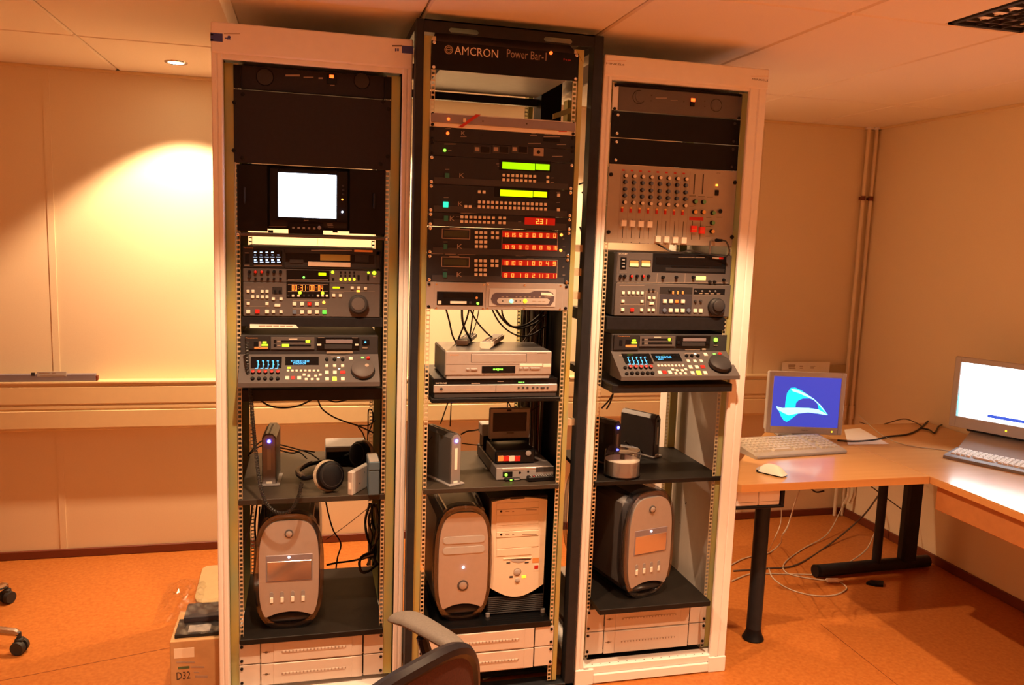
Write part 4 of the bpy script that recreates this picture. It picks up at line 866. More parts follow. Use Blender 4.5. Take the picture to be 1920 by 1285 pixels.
# ---- shelf with portable player
zs = .764
shelf('grey-brown shelf holding the drive and flip-up player in the middle rack', .005, .4776, -.004, .462, .748, zs, 'shelf_grey')
ext_drive('silver upright drive with blue light and long paper label, middle rack', .098, .140, .036, .20, zs, .178, .42, paper=1)
t = dev('video_deck', 'flat silver-grey video deck under the flip-up player', 'video deck', .37, .062, zs)
G().bbox(.268, .064, zs+.002, .475, .40, zs+.046, .003).build('body', 'vtr_grey', t); G().bbox(.267, .060, zs+.002, .476, .066, zs+.046, .002).build('front', 'grey', t)
L_ = (780, 740, 6.0); p = Pan(t, L_, .060); p.rect(968, 824, 1352, 850, 'alu', .001, 'strip'); p.rect(975, 868, 1085, 930, 'black', .001, 'window'); Pan(t, L_, .059).led(1013, 904, 34, 'led_green', .003); p.led(1168, 880, 28, 'black', .001, 'jack'); p.led(1262, 868, 24, 'black', .001, 'jack'); p.text(1464, 814, 88, 16, 'SONY', 'print_dim'); p.rect(1350, 815, 1550, 870, 'dark_grey', .001, 'door')
for x in (.276, .466): G().cone((x, .1, zs), (x, .1, zs+.003), .006, n=10).build('foot', 'rubber', t)
t = thing('memory_card_reader', 'tiny black card reader glowing green before the flat deck', 'card reader', onZ(948, 904, zs), .12)
G().bbox(0, 0, 0, .056, .028, .010, .002).build('case', 'black', t, False, True); G().box(.016, -.0006, .003, .024, 0, .008).build('lamp', 'led_green', t, False, True); G().box(.032, -.0004, .004, .052, 0, .008).build('label', 'lgrey', t, False, True)
t = thing('remote_control', 'long black remote leaning against the flat deck', 'remote control', onZ(991, 905, zs), .08)
G().bbox(0, 0, 0, .098, .026, .018, .003).build('body', 'black', t, False, True)
for i in range(9):
    for j in range(2): G().bbox(.010+i*.0092, .004+j*.010, .018, .015+i*.0092, .009+j*.010, .020, .0006).build('key', 'red' if (i, j) == (1, 0) else 'grey', t, False, True)
t = thing('portable_player', 'flip-up portable video player with dark screen standing on the flat deck', 'video player', (.345, .13, zs+.047))
zp = zs+.047
G().bbox(.272, .105, zp, .418, .26, zp+.048, .004).build('base', 'black', t)
G().prism([(.276, .104, zp+.004), (.414, .104, zp+.004), (.414, .106, zp+.044), (.276, .106, zp+.044)], (0, -.003, 0)).build('front', 'gloss_black', t)
p = Pan(t, L_, .101); p.rect(920, 690, 985, 752, 'orange_print', .0006, 'sticker'); p.rect(985, 690, 1048, 752, 'red', .0006, 'sticker'); p.rect(1048, 690, 1110, 752, 'print', .0006, 'sticker'); p.rect(1110, 690, 1176, 752, 'red', .0006, 'sticker'); p.knob(1265, 660, 60, 'grey', .003, None, 'speaker')
p = Pan(t, L_, .205); a, b = p.pt(832, 155), p.pt(1280, 495)
G().bbox(a.x, .206, b.z, b.x, .222, a.z, .004).build('lid', 'grey', t); p.rect(868, 205, 1245, 415, 'gloss_black', .001, 'screen'); p.rect(1025, 170, 1075, 190, 'black', .001, 'latch'); p.bars([(1020, 1100, 432, 8)], 'print_dark'); G().cone((a.x+.01, .215, b.z), (b.x-.01, .215, b.z), .009, n=12).build('hinge', 'black', t)
t = thing('junction_box', 'pale grey and black plug box behind the flip-up player', 'box', (.30, .30, zp)); G().bbox(.262, .29, zp+.055, .318, .36, zp+.098, .003).build('lid', 'lgrey', t); G().bbox(.268, .29, zp, .312, .36, zp+.055, .003).build('body', 'black', t)
# ---- bottom of the middle rack
zb = .262
shelf('glossy black shelf under the two computers in the middle rack', .022, .470, -.004, .50, .240, zb, 'gloss_black')
tower('silver tower with two slim drive slots at the bottom of the middle rack', .157, .046, zb, .205, .420, .45, 'slots')
t = dev('computer_tower', 'beige tower computer with dark ribbed foot in the middle rack', 'computer', .366, .06, zb)
M_ = (780, 900, 3.3375); yp = .062; p = Pan(t, M_, yp)
a, b = p.pt(466, 120), p.pt(802, 825); xa, xb, zt = a.x, b.x, a.z
G().bbox(xa, yp+.012, zb, xb, yp+.40, zt, .003).build('case', 'dark_grey', t)
z1 = p.pt(480, 675).z; zl = p.pt(640, 732).z; n = 14
fp = [(xa+.008, z1)]+[(xa+.008+(xb-xa-.016)*k/n, z1-(z1-zl)*math.sin(math.pi*k/n)) for k in range(1, n)]+[(xb-.008, z1), (xb-.006, zt-.012)]+[(xb-.006-(xb-xa-.012)*k/8, zt-.012+.012*math.sin(math.pi*k/8)) for k in range(1, 8)]+[(xa+.006, zt-.012)]
G().prism([(x, yp, z) for x, z in fp], (0, .014, 0)).build('fascia', 'beige', t)
for k in range(9): zz = zb+.006+k*.0072; G().bbox(xa+.004, yp+.006, zz, xb-.004, yp+.014, zz+.0046, .001).build('foot_rib', 'dark_grey', t)
G().bbox(xa, yp+.012, zb, xb, yp+.02, zl+.06, .001).build('foot', 'vtr_dark', t)
for y0, y1 in ((140, 178), (180, 214), (220, 280), (283, 318), (320, 354), (358, 424), (428, 474)): p.rect(505, y0, 768 if y0 < 420 else 722, y1, 'beige', .003 if y0 in (180, 320) else .0015, 'bay_cover')
q = Pan(t, M_, yp-.003)
for y in (198, 343): q.led(533, y, 14, 'black', .001, 'jack'); q.bars([(560, 585, y, 5), (602, 614, y, 5), (690 if y < 300 else 665, 755, y-10 if y < 300 else y, 5)], 'print_dim')
p.bars([(552, 718, 498, 7)], 'print_dark', 'floppy_slot'); p.rect(545, 488, 726, 494, 'beige', .002, 'lip'); G().prism([p.pt(*v)+V((0, -.001, 0)) for v in ((585, 500), (690, 502), (670, 515), (640, 520), (605, 514))], (0, .003, 0)).build('floppy_notch', 'lgrey', t); p.rect(566, 516, 590, 524, 'dark_grey', .001, 'lamp'); p.rect(680, 514, 706, 522, 'dark_grey', .001, 'button'); p.bars([(624, 652, 160, 10)], 'print_dark')
p.ring(634, 577, 46, 'print_dim', .001); p.knob(634, 577, 38, 'lgrey', .004, None, 'power_button'); p.knob(634, 628, 30, 'lgrey', .004, None, 'reset_button'); p.rect(585, 602, 606, 614, 'dark_grey', .001, 'lamp'); p.rect(662, 598, 688, 614, 'led_yellow', .001, 'lamp')
p.rect(728, 488, 770, 520, 'orange_print', .0006, 'sticker'); p.rect(735, 530, 768, 572, 'print', .0006, 'sticker'); Pan(t, M_, yp-.0006).rect(740, 535, 765, 558, 'red', .0004, 'sticker_mark'); p.rect(590, 104, 680, 120, 'dark_grey', .002, 'handle')
G().cone((xa+.004, yp+.004, zb), (xa+.004, yp+.004, zb+.012), .008, n=12).build('castor_foot', 'grey', t); G().cone((xb-.004, yp+.004, zb), (xb-.004, yp+.004, zb+.012), .008, n=12).build('castor_foot', 'grey', t)
drawers(XM, 2, YM, ('white rack drawer in the middle rack, directly under the black shelf', 'lowest white rack drawer in the middle rack'), ((.240, .166), (.164, .090)), 1)
# ================================================================ right rack
def zr(n): return ZR0-n*U1
N_ = (1110, 90, 5.486)
t = dev('power_amplifier', 'brown-grey power amplifier with red lamp at the top of the right rack', 'amplifier', XR+PW/2, YR, zr(2), GA)
G().bbox(XR+.020, YR-.003, zr(2)+.002, XR+PW-.016, YR+.30, zr(0)-.008, .002).build('body', 'amp_grey', t)
for a, b, m in ((XR, XR+.021, 'white_metal'), (XR+PW-.017, XR+PW, 'amp_grey')): G().bbox(a, YR, zr(2)+.002, b, YR+.003, zr(0)-.004, .0008).build('ear', m, t)
G().box(XR+.006, YR-.004, zr(0)-.009, XR+PW-.006, YR+.02, zr(0)-.001).build('top_edge', 'black', t); rscrews(t, XR, (zr(0)-.006, zr(2)+.006), YR, 'black')
p = Pan(t, N_, YR-.003); p.ring(483, 505, 140, 'black', .0009); p.ring(1278, 590, 130, 'vtr_dark', .0009); p.knob(500, 500, 120, 'amp_grey', .002, None, 'vent', 28); p.knob(1282, 590, 112, 'amp_grey', .002, None, 'vent', 28)
p.rect(1010, 520, 1055, 600, 'black', .003, 'switch'); p.btn(1034, 537, 40, 34, 'led_red', .006, 'lamp'); p.bars([(655, 770, 515, 9), (810, 880, 540, 4)], 'print_dim')
for x, y in ((613, 490), (608, 545), (945, 553), (1160, 548), (1160, 603)): p.led(x, y, 14, 'print_dark', .001, 'hole')
for i, (a, b, lab) in enumerate(((2, 4, 'upper plain black blank panel in the right rack'), (4, 6, 'lower plain black blank panel in the right rack, above the mixer'))):
    t = dev('blank_panel', lab, 'panel', XR+PW/2, YR, zr(b), 'black blank panels'); G().bbox(XR, YR, zr(b)+.0012, XR+PW, YR+.003, zr(a)-.0012, .0008).build('plate', 'black', t)
    for x, z, m in ((XR+.022, zr(a)-.014, 'chrome'), (XR+.022, zr(b)+.014, 'chrome'), (XR+PW-.022, zr(a)-.014, 'dark_grey'), (XR+PW-.022, zr(b)+.014, 'dark_grey'), (XR+.008, zr(a)-.012, 'black'), (XR+PW-.008, zr(b)+.012, 'black')): inst('screw', m_cyl(.005, .003, m, 10, True), t, (x, YR, z))
# mixer
t = dev('audio_mixer', 'beige rack audio mixer with rows of knobs and eight white faders', 'mixer', XR+PW/2, YR, zr(12)); O_ = (1120, 290, 6.764); p = Pan(t, O_, YR)
panel(t, XR, zr(6), zr(12), YR, 'mixer'); chassis(t, XR, zr(6), zr(12), YR, 'dark_grey', .12)
for x, y in ((172, 252), (140, 982), (1742, 355), (1705, 1048)): p.led(x, y, 52, 'black', .005, 'screw')
for i in range(8):
    x, y = 350+i*109.5, i*6.2
    p.btn(x-20, 197+y, 34, 20, 'red', .001, 'channel_mark')
    for k, (dy, m, cp) in enumerate(((270, 'black', 'cream'), (350, 'black', 'knob_blue'), (438, 'black', 'knob_blue'), (522, 'black', 'knob_blue'), (605, 'black', 'cream'))): p.knob(x-k*3, dy+y, 50, m, .013, cp)
    p.btn(x-40, 700+y*.9, 24, 62, 'red', .006, 'toggle'); p.btn(x-40, 672+y*.9, 24, 22, 'knob_orange', .007, 'toggle_tip')
    yy = 880 if i < 4 else 1060; xs = x-22-(4 if i < 4 else 10)
    p.bars([(xs-3, xs+3, 935+y*.8, 240)], 'print_dark', 'fader_slot'); p.btn(xs, yy+y*.9-10, 64, 78, 'cream', .012, 'fader'); p.btn(xs, yy+y*.9-48, 62, 7, 'print', .013, 'fader_ridge')
    p.led(x-30-i, 1108+y, 12, 'print_dark', .001, 'mark')
p.bars([(x_-1.5+i*109, x_+1.5+i*109, 640, 860) for i, x_ in enumerate([280]*9)], 'print_dim', 'channel_lines')
for x in (1230, 1338): p.bars([(x-7, x+7, 375, 250)], 'print_dark', 'meter_slot')
p.bars([(1165, 1250, 525, 6), (1280, 1360, 533, 6), (1390, 1465, 540, 6), (1165, 1220, 655, 5), (1380, 1445, 797, 6), (1510, 1585, 795, 6), (1375, 1440, 912, 6), (1370, 1430, 1035, 6)], 'print_dark')
for x, y, m in ((1232, 597, 'knob_green'), (1337, 602, 'knob_green'), (1225, 728, 'knob_orange'), (1332, 730, 'knob_orange'), (1457, 740, 'knob_green'), (1450, 866, 'knob_green'), (1445, 975, 'knob_orange')): p.knob(x, y, 56, 'black', .014, m)
p.knob(1550, 720, 66, 'grey', .006, 'black', 'jack'); p.rect(1165, 792, 1345, 835, 'red', .001, 'red_tape'); p.text(1535, 238, 50, 22, 'JVC', 'print_dark'); p.btn(1512, 388, 24, 22, 'led_orange', .005, 'lamp'); p.rect(1490, 450, 1535, 520, 'black', .004, 'switch')
for x, y in ((1212, 945), (1317, 960)): p.bars([(x-12-3, x-12+3, 960, 240)], 'print_dark', 'fader_slot'); p.btn(x, y, 66, 84, 'red_bright', .012, 'master_fader'); p.btn(x, y+5, 60, 7, 'orange_print', .013, 'fader_ridge')
# headphone plug and lead
a = p.pt(1460, 1085); t2 = thing('headphone_plug', 'jack plug with black lead hanging from the mixer', 'plug', a)
G().cone(a+V((0, .001, 0)), a+V((0, -.028, 0)), .006, n=12).build('barrel', 'chrome', t2); G().cone(a+V((0, -.028, 0)), a+V((.012, -.05, .0)), .0065, .0045, n=12).build('boot', 'black', t2)
G().tube(smooth_path([a+V((.012, -.05, 0)), a+V((.022, -.06, -.004)), a+V((.040, -.05, -.028)), a+V((.047, -.035, -.05)), a+V((.03, -.02, -.056)), a+V((-.02, -.012, -.05)), a+V((-.09, -.008, -.040)), a+V((-.12, -.006, -.047)), a+V((-.16, -.006, -.044)), a+V((-.195, .02, -.024)), a+V((-.21, .05, -.012))], 7), .0028, 6).build('lead', 'cable_black', t2, True)
G().bbox(*(a+V((-.012, -.004, -.052))), *(a+V((-.006, -.001, -.002))), .001).build('tag', 'brown_wood', t2)
# ---- big deck
t = dev('tape_deck', 'large grey tape deck with two lit amber meters in the right rack', 'tape deck', .89, YR, 1.35); P_ = (1120, 450, 6.857); yv = YR; p = Pan(t, P_, yv)
G().bbox(.664, yv+.003, 1.347, 1.116, yv+.38, 1.572, .004).build('body', 'dark_grey', t); G().bbox(.672, yv, 1.466, 1.112, yv+.006, 1.570, .002).build('upper_face', 'vtr_grey', t); G().bbox(.670, yv-.004, 1.349, 1.114, yv+.006, 1.4645, .002).build('control_face', 'vtr_grey', t)
p.rect(715, 185, 1660, 428, 'black', .001, 'bay_frame'); q = Pan(t, P_, yv-.001); q.rect(755, 235, 1610, 330, 'gloss_black', .0006, 'cassette_bay'); q.rect(950, 340, 1440, 360, 'gloss_black', .002, 'cassette_slot'); q.rect(880, 365, 1640, 410, 'vtr_dark', .001, 'door'); q.bars([(1040, 1250, 225, 6), (1260, 1380, 228, 5)], 'print_dim'); q.rect(1475, 222, 1565, 248, 'print_dim', .0006, 'badge'); q.rect(1565, 222, 1620, 252, 'red', .0006, 'badge')
p.text(333, 180, 115, 20, 'SONY', 'print'); p.rect(295, 225, 372, 378, 'black', .002, 'switch_bank')
for y in (255, 300, 345): Pan(t, P_, yv-.002).btn(330, y, 34, 20, 'grey', .006, 'switch')
for x in (473, 625): p.rect(x-62, 258, x+62, 352, 'vtr_dark', .0012, 'meter'); q2 = Pan(t, P_, yv-.0012); q2.rect(x-55, 266, x+57, 298, 'orange_print', .0006, 'meter_scale'); q2.rect(x-55, 300, x+57, 342, 'lamp_warm', .0006, 'meter_lamp')
for x, cp in ((297, None), (347, None), (430, 'red'), (507, None), (583, 'red'), (655, None)): p.knob(x, 465, 40, 'black', .011, cp)
for x in (840, 1010, 1228): p.knob(x, 480, 42, 'black', .011, None)
p.rect(1268, 468, 1394, 520, 'lamp_warm', .0012, 'meter_lamp')
for x in (1440, 1502, 1620): p.knob(x, 540 if x < 1600 else 515, 40, 'black', .010)
p.bars([(255, 1680, 548, 4), (765, 768, 490, 120), (1125, 1128, 490, 120), (280, 380, 415, 5)], 'print_dim')
pc_ = Pan(t, P_, yv-.004)
for x, y, w_, h_ in ((330, 680, 34, 36), (402, 680, 34, 36), (458, 680, 34, 36), (517, 682, 34, 36), (573, 682, 34, 36), (325, 788, 38, 38), (570, 790, 36, 36), (322, 898, 40, 40), (565, 902, 36, 38), (665, 745, 34, 34), (722, 746, 34, 34), (692, 816, 56, 34), (660, 902, 34, 36), (716, 902, 34, 36), (1254, 910, 44, 46), (1325, 911, 44, 46)): pc_.btn(x, y, w_, h_, 'cream', .005)
pc_.btn(445, 901, 46, 44, 'red', .005, 'record_button'); pc_.rect(802, 608, 1225, 700, 'vtr_dark', .0008, 'key_field'); pc_.rect(802, 705, 1215, 955, 'navy', .0008, 'key_field')
r = Pan(t, P_, yv-.0048)
for x, y in ((864, 788), (943, 788), (1097, 790), (938, 906), (1016, 908), (1093, 909)): r.btn(x, y, 46, 46, 'cream', .005)
r.btn(1020, 790, 38, 36, 'led_red', .004, 'record_lamp'); r.knob(862, 908, 54, 'knob_blue', .005, None, 'stop_button'); r.knob(1170, 909, 54, 'knob_blue', .005, None, 'play_button'); r.led(930, 655, 34, 'black', .006, 'switch')
for x in (970, 1032, 1095): r.btn(x, 678, 20, 40, 'orange_print', .004, 'lamp')
pc_.rect(1240, 628, 1640, 705, 'black', .001, 'switch_bank')
r = Pan(t, P_, yv-.005)
for x in (1262, 1345, 1440, 1515): r.led(x, 660, 22, 'grey', .005, 'switch')
r.bars([(1310, 1350, 690, 8), (1380, 1430, 692, 8), (1455, 1500, 693, 8), (1535, 1580, 694, 8)], 'print_dim')
for x in (1255, 1325): pc_.knob(x, 785, 34, 'dark_grey', .008)
for x in (665, 720): pc_.knob(x, 640, 30, 'dark_grey', .008)
pc_.knob(1520, 860, 226, 'vtr_dark', .018, None, 'jog_base', 28); Pan(t, P_, yv-.022).knob(1555, 845, 150, 'dark_grey', .010, None, 'jog_wheel', 28); pc_.bars([(285, 605, 585, 5), (290, 600, 725, 4), (290, 600, 835, 4), (820, 1180, 740, 4), (820, 1200, 868, 4), (1240, 1620, 722, 4), (620, 760, 665, 4), (615, 618, 815, 290), (760, 763, 815, 290)], 'print_dim')
s = shelf('black shelf under the large deck in the right rack', XR+.018, XR+PW-.010, YR-.004, YR+.42, 1.300, 1.3455, 'black_metal', True)
# ---- console deck
t = dev('tape_deck', 'compact tape deck with sloping console, right rack', 'tape deck', .90, YR, 1.09, 'console tape decks'); c = Q_ = (1110, 600, 6.62)
def right_deck(p, q):
    p.rect(270, 185, 580, 372, 'vtr_dark', .003, 'bezel'); p.rect(590, 200, 1030, 330, 'vtr_grey', .003, 'bezel'); p.rect(1045, 200, 1465, 335, 'gloss_black', .002, 'cassette_bay')
    r = Pan(t, c, YR-.003); r.text(395, 203, 145, 12, 'Panasonic', 'orange_print'); r.rect(415, 248, 480, 305, 'black', .002, 'window'); r.rect(500, 243, 545, 265, 'led_lime', .001, 'indicator'); r.rect(490, 272, 558, 296, 'led_lime', .001, 'indicator'); r.rect(340, 250, 378, 320, 'black', .002, 'switch'); r.rect(415, 310, 560, 340, 'orange_print', .0008, 'sticker')
    for y in (245, 291): r.rect(700, y-13, 995, y+13, 'black', .0008, 'level_meter'); r.rect(620, y-14, 645, y+14, 'black', .002, 'button'); r.bars([(652, 690, y, 10)], 'print_dim')
    Pan(t, c, YR-.0038).led(961, 244, 38, 'led_lime', .002, 'meter_lamp'); r.bars([(770, 855, 215, 8)], 'print')
    r = Pan(t, c, YR-.002); r.rect(1130, 228, 1415, 265, 'silver_lid', .002, 'cassette'); r.rect(1115, 282, 1400, 325, 'dark_grey', .004, 'door'); r.rect(1050, 265, 1090, 300, 'black', .004, 'eject_mark'); r.rect(1410, 265, 1450, 300, 'black', .004, 'eject_mark'); r.bars([(1200, 1285, 243, 6)], 'print_dim')
    p.led(1535, 248, 50, 'led_green', .005, 'power_button'); p.bars([(1510, 1560, 316, 9), (1155, 1340, 372, 8)], 'print_dim'); p.rect(1365, 355, 1415, 378, 'print_dim', .001, 'sticker')
    q.rect(390, 420, 740, 555, 'gloss_black', .0015, 'level_meter'); q.rect(750, 420, 1105, 520, 'gloss_black', .0015, 'text_display'); qq = Pan(t, c, p0=q.p0+q.n*.0015, tilt=q.tilt)
    for x in (460, 512, 565, 617, 668):
        for dx, dy, w_, h_ in ((-8, 462, 22, 8), (-2, 505, 9, 85), (2, 550, 34, 9), (12, 510, 12, 6)): qq.btn(x+dx, dy, w_, h_, 'vfd_blue', .0005, 'meter_bar')
    qq.text(888, 464, 190, 24, 'TCR 00:23:23:05', 'vfd_blue'); qq.text(855, 492, 66, 18, 'EJECT', 'vfd_blue')
    for i in range(8): q.btn(822+i*43.5, 574, 26, 24, 'cream', .004)
    for i, x in enumerate((470, 537, 602, 665, 725)): q.knob(x, 602, 36, 'black', .010, 'red'); q.knob(x+22, 677, 36, 'black', .010)
    q.knob(408, 605, 34, 'black', .008); q.knob(428, 680, 34, 'black', .008)
    for x, y in ((840, 660), (965, 657)): q.btn(x, y, 44, 40, 'cream', .004)
    q.btn(900, 660, 48, 40, 'red', .004, 'record_button')
    for x, y in ((1000, 622), (1052, 634), (1118, 634), (1162, 622), (1038, 672), (1098, 672), (1158, 672)): q.btn(x, y, 32, 26, 'cream', .004)
    for x in (1193, 1275, 1353): q.btn(x, 517, 36, 32, 'cream', .004)
    for x in (1170, 1235, 1310): q.knob(x, 455, 30, 'black', .008)
    for x, y in ((1220, 592), (1300, 592), (1245, 665), (1403, 664)): q.btn(x, y, 44, 40, 'cream', .004)
    q.btn(1372, 590, 54, 38, 'red', .004, 'record_button'); q.btn(1322, 665, 52, 46, 'key_lime', .005, 'play_button'); q.btn(1407, 436, 44, 36, 'cream', .004); q.btn(1280, 424, 24, 12, 'lamp_hi', .002, 'lamp'); q.btn(1518, 427, 30, 16, 'led_dimgreen', .002, 'lamp'); q.knob(1582, 433, 32, 'red', .008)
    q.bars([(335, 380, 445, 5), (330, 395, 520, 5), (390, 450, 655, 4), (985, 1080, 527, 5), (1150, 1340, 422, 4), (1160, 1350, 545, 3), (770, 970, 712, 3)], 'print_dim')
    q.knob(1585, 575, 205, 'black', .010, None, 'jog_base', 28); qk = Pan(t, c, p0=q.p0+q.n*.010, tilt=q.tilt); qk.knob(1582, 552, 190, 'dark_grey', .018, None, 'jog_wheel', 28)
deck(t, c, YR, .668, 1.118, 1.2835, 1.222, 1.150, .105, right_deck, 0)
s = shelf('black shelf under the sloping console deck in the right rack', XR+.018, XR+PW-.010, YR-.09, YR+.42, 1.090, 1.1185, 'black_metal', True)
# ---- shelf with discs
zs = .749
shelf('dark shelf holding the disc spindle in the right rack', XR+.004, 1.134, YR-.004, .484, .733, zs, 'shelf_dark')
ext_drive('silver upright drive with blue light behind the disc spindle', .765, .807, .245, .42, zs, .172, .50, paper=2, mt='drive_dark', side='graphite')
ext_drive('unlit grey upright drive to the right of the disc spindle', .972, 1.012, .335, .50, zs, .172, .55, led=None, paper=2, mt='drive_dark', side='graphite')
cx = onZ(1175.5, 890, zs); cx = V((.757, .115, zs))
t = thing('disc_spindle', 'clear spindle tub half full of silver discs', 'disc spindle', cx); t.scale = (1.08, 1.08, 1.32)
G().lathe((0, 0, 0), (0, 0, 1), [(0, .060), (.004, .063), (.006, .063), (.006, .060)], 36).build('base', 'black', t, True, True)
G().lathe((0, 0, .006), (0, 0, 1), [(0, .0595), (.040, .0595), (.0402, .0195), (.0402, .008)], 40).build('disc_stack', 'disc_silver', t, True, True)
G().lathe((0, 0, .0463), (0, 0, 1), [(0, .059), (.0004, .059), (.0004, .010), (0, .010)], 40).build('top_disc', 'cream', t, True, True)
G().lathe((0, 0, .0468), (0, 0, 1), [(0, .0075), (.012, .0075), (.014, .005)], 20).build('post', 'dark_grey', t, True, True)
n = 40; g = G(); vs = []
for h, r_ in ((.006, .0622), (.070, .0615), (.076, .058), (.077, .020), (.073, .017), (.073, .001)):
    vs += [(math.cos(2*math.pi*i/n)*r_, math.sin(2*math.pi*i/n)*r_, h) for i in range(n)]
g.add(vs, [(k*n+i, k*n+(i+1) % n, (k+1)*n+(i+1) % n, (k+1)*n+i) for k in range(5) for i in range(n)]); g.build('clear_lid', 'acrylic_thin', t, True, True)
# ---- bottom
zb = .308
shelf('black shelf under the right rack tower, jutting forward', XR+.010, 1.068, YR-.10, .33, .288, zb, 'shelf_dark')
tower('silver tower with mirrored drive door at the bottom of the right rack', .845, .020, zb, .222, .405, .44, 'mirror', .24)
drawers(XR, 2, YR, ('white rack drawer in the right rack, directly under the black shelf', 'lowest white rack drawer in the right rack'), ((.262, .174), (.172, .084)), 1)
# ================================================================ desks
ZD = .72
t = thing('desk', 'beech-topped desk with slanting left end beside the right rack', 'desk', (1.6, .45, 0))
poly = [(1.205, .030), (2.036, .030), (2.036, .885), (1.845, .885), (1.62, .63), (1.186, .115), (1.186, .050)]
G().prism([(x, y, ZD-.003) for x, y in poly], (0, 0, .003)).build('top', 'desk', t); G().prism([(x, y, ZD-.030) for x, y in poly], (0, 0, .027)).build('board', 'desk_edge', t)
lx, ly = 1.412, .205
G().cone((lx, ly, .035), (lx, ly, ZD-.03), .030, n=24).build('leg', 'black_frame', t, True)
G().lathe((lx, ly, 0), (0, 0, 1), [(0, .042), (.006, .044), (.022, .036), (.036, .031), (.05, .030)], 28).build('leg_foot', 'black', t, True)
G().box(1.5, .78, ZD-.07, 2.02, .81, ZD-.03).build('crossbar', 'black_frame', t)
t = thing('desk', 'beech-topped desk along the right wall carrying the white-screened monitor', 'desk', (2.4, -.4, 0))
G().bbox(2.0395, -1.35, ZD-.003, 2.775, .885, ZD, .001).build('top', 'desk', t); G().bbox(2.0395, -1.35, ZD-.030, 2.775, .885, ZD-.003, .002).build('board', 'desk_edge', t)
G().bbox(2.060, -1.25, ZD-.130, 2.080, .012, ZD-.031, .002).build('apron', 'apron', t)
G().cone((2.06, .715, .032), (2.715, .735, .032), .030, n=20).build('foot_bar', 'black_frame', t, True); G().cone((2.045, .7145, .032), (2.062, .715, .032), .031, n=20).build('end_cap', 'black', t, True)
G().cone((2.400, .724, .04), (2.400, .724, ZD-.03), .022, n=20).build('leg', 'black_frame', t, True); G().bbox(2.535, .70, .04, 2.625, .755, ZD-.03, .012).build('leg', 'black_frame', t, True)
G().bbox(2.56, -1.2, .0, 2.62, -1.14, ZD-.03, .01).build('leg', 'black_frame', t, True); G().bbox(2.12, -1.2, .0, 2.18, -1.14, ZD-.03, .01).build('leg', 'black_frame', t, True)
# bracket with white boxes under the desk end
t = thing('cable_bracket', 'black bracket screwed under the left end of the desk', 'bracket', (1.3, .10, .62)); g = G(); g.bbox(1.200, .050, .615, 1.405, .20, .625, .002); g.bbox(1.390, .050, .625, 1.405, .20, ZD-.031, .002); g.build('plate', 'black', t)
for a, b, lab in ((1.204, 1.296, 'white power supply box under the desk, nearer the rack'), (1.298, 1.388, 'white power supply box under the desk, nearer the desk leg')): tb = thing('power_supply', lab, 'power supply', (a, .056, .6255), 0, 'boxes under the desk'); G().bbox(a, .056, .6255, b, .19, ZD-.034, .003).build('case', 'white_metal', tb); G().box(a+.002, .0552, .640, b-.002, .056, .6415).build('seam', 'grey', tb)
# ---- flat monitor with ribbon screensaver
def lcd(lab, cx, cy, cz, w, h, rz, mt, dep=.05):
    t = thing('computer_monitor', lab, 'monitor', (cx, cy, ZD), rz, 'desk monitors'); z0, z1 = cz-h/2-ZD, cz+h/2-ZD
    return t, z0, z1
c0 = CAM+ray(1511, 756.5)*3.75; W_, H_m = .354, .290
t, z0, z1 = lcd('silver flat monitor with blue screen and cyan ribbon', c0.x, c0.y, c0.z, W_, H_m, -.247, 'silver')
def frame(t, w, z0, z1, l, r_, b, tp, mt, y=0, d=.014):
    g = G(); g.bbox(-w/2, y, z0, -w/2+l, y+d, z1, .003); g.bbox(w/2-r_, y, z0, w/2, y+d, z1, .003); g.bbox(-w/2+l-.002, y, z0, w/2-r_+.002, y+d, z0+b, .002); g.bbox(-w/2+l-.002, y, z1-tp, w/2-r_+.002, y+d, z1, .002); return g.build('bezel', mt, t, False, True)
frame(t, W_, z0, z1, .024, .021, .033, .024, 'lgrey'); G().bbox(-W_/2+.006, .012, z0+.006, W_/2-.006, .055, z1-.006, .006).build('back_shell', 'lgrey', t, False, True)
sx0, sx1, sz0, sz1 = -W_/2+.023, W_/2-.020, z0+.032, z1-.023
G().box(sx0, .004, sz0, sx1, .012, sz1).build('screen', 'scr_blue', t, False, True)
def sp(u, v): return (sx0+(u-340)/(962-340)*(sx1-sx0), sz1-(v-322)/(797-322)*(sz1-sz0))
def flat(pts, mt, y, nm): G().prism([(a, y, b) for a, b in (sp(*q) for q in pts)], (0, .0006, 0)).build(nm, mt, t, False, True)
def ribbon(L_, R_, mt, y, nm):
    g = G(); n = len(L_); a = [sp(*q) for q in L_]; b = [sp(*q) for q in R_]; g.add([(x, y, z) for x, z in a]+[(x, y, z) for x, z in b], [(i, i+1, n+i+1, n+i) for i in range(n-1)]); g.build(nm, mt, t, False, True)
ribbon([(462, 650), (462, 560), (470, 480), (500, 430), (540, 425), (600, 450), (680, 500), (760, 560), (820, 620), (862, 672)], [(555, 640), (560, 570), (580, 545), (620, 525), (680, 522), (720, 535), (750, 560), (765, 590), (770, 615), (800, 650)], 'scr_cyan', .0034, 'ribbon')
ribbon([(500, 436), (560, 445), (640, 478), (720, 525), (790, 585), (850, 660)], [(520, 460), (580, 478), (650, 506), (715, 532), (765, 575), (830, 645)], 'scr_cyan2', .0030, 'ribbon_highlight')
ribbon([(380, 608), (440, 622), (480, 618), (580, 614), (680, 614), (770, 624), (862, 672)], [(395, 640), (450, 668), (500, 690), (580, 670), (680, 656), (770, 664), (850, 676)], 'scr_cyan2', .0028, 'ribbon_band')
ribbon([(405, 645), (430, 700), (460, 740), (487, 752), (520, 730)], [(450, 640), (480, 650), (530, 655), (560, 665), (590, 668)], 'scr_cyan', .0031, 'ribbon_tail')
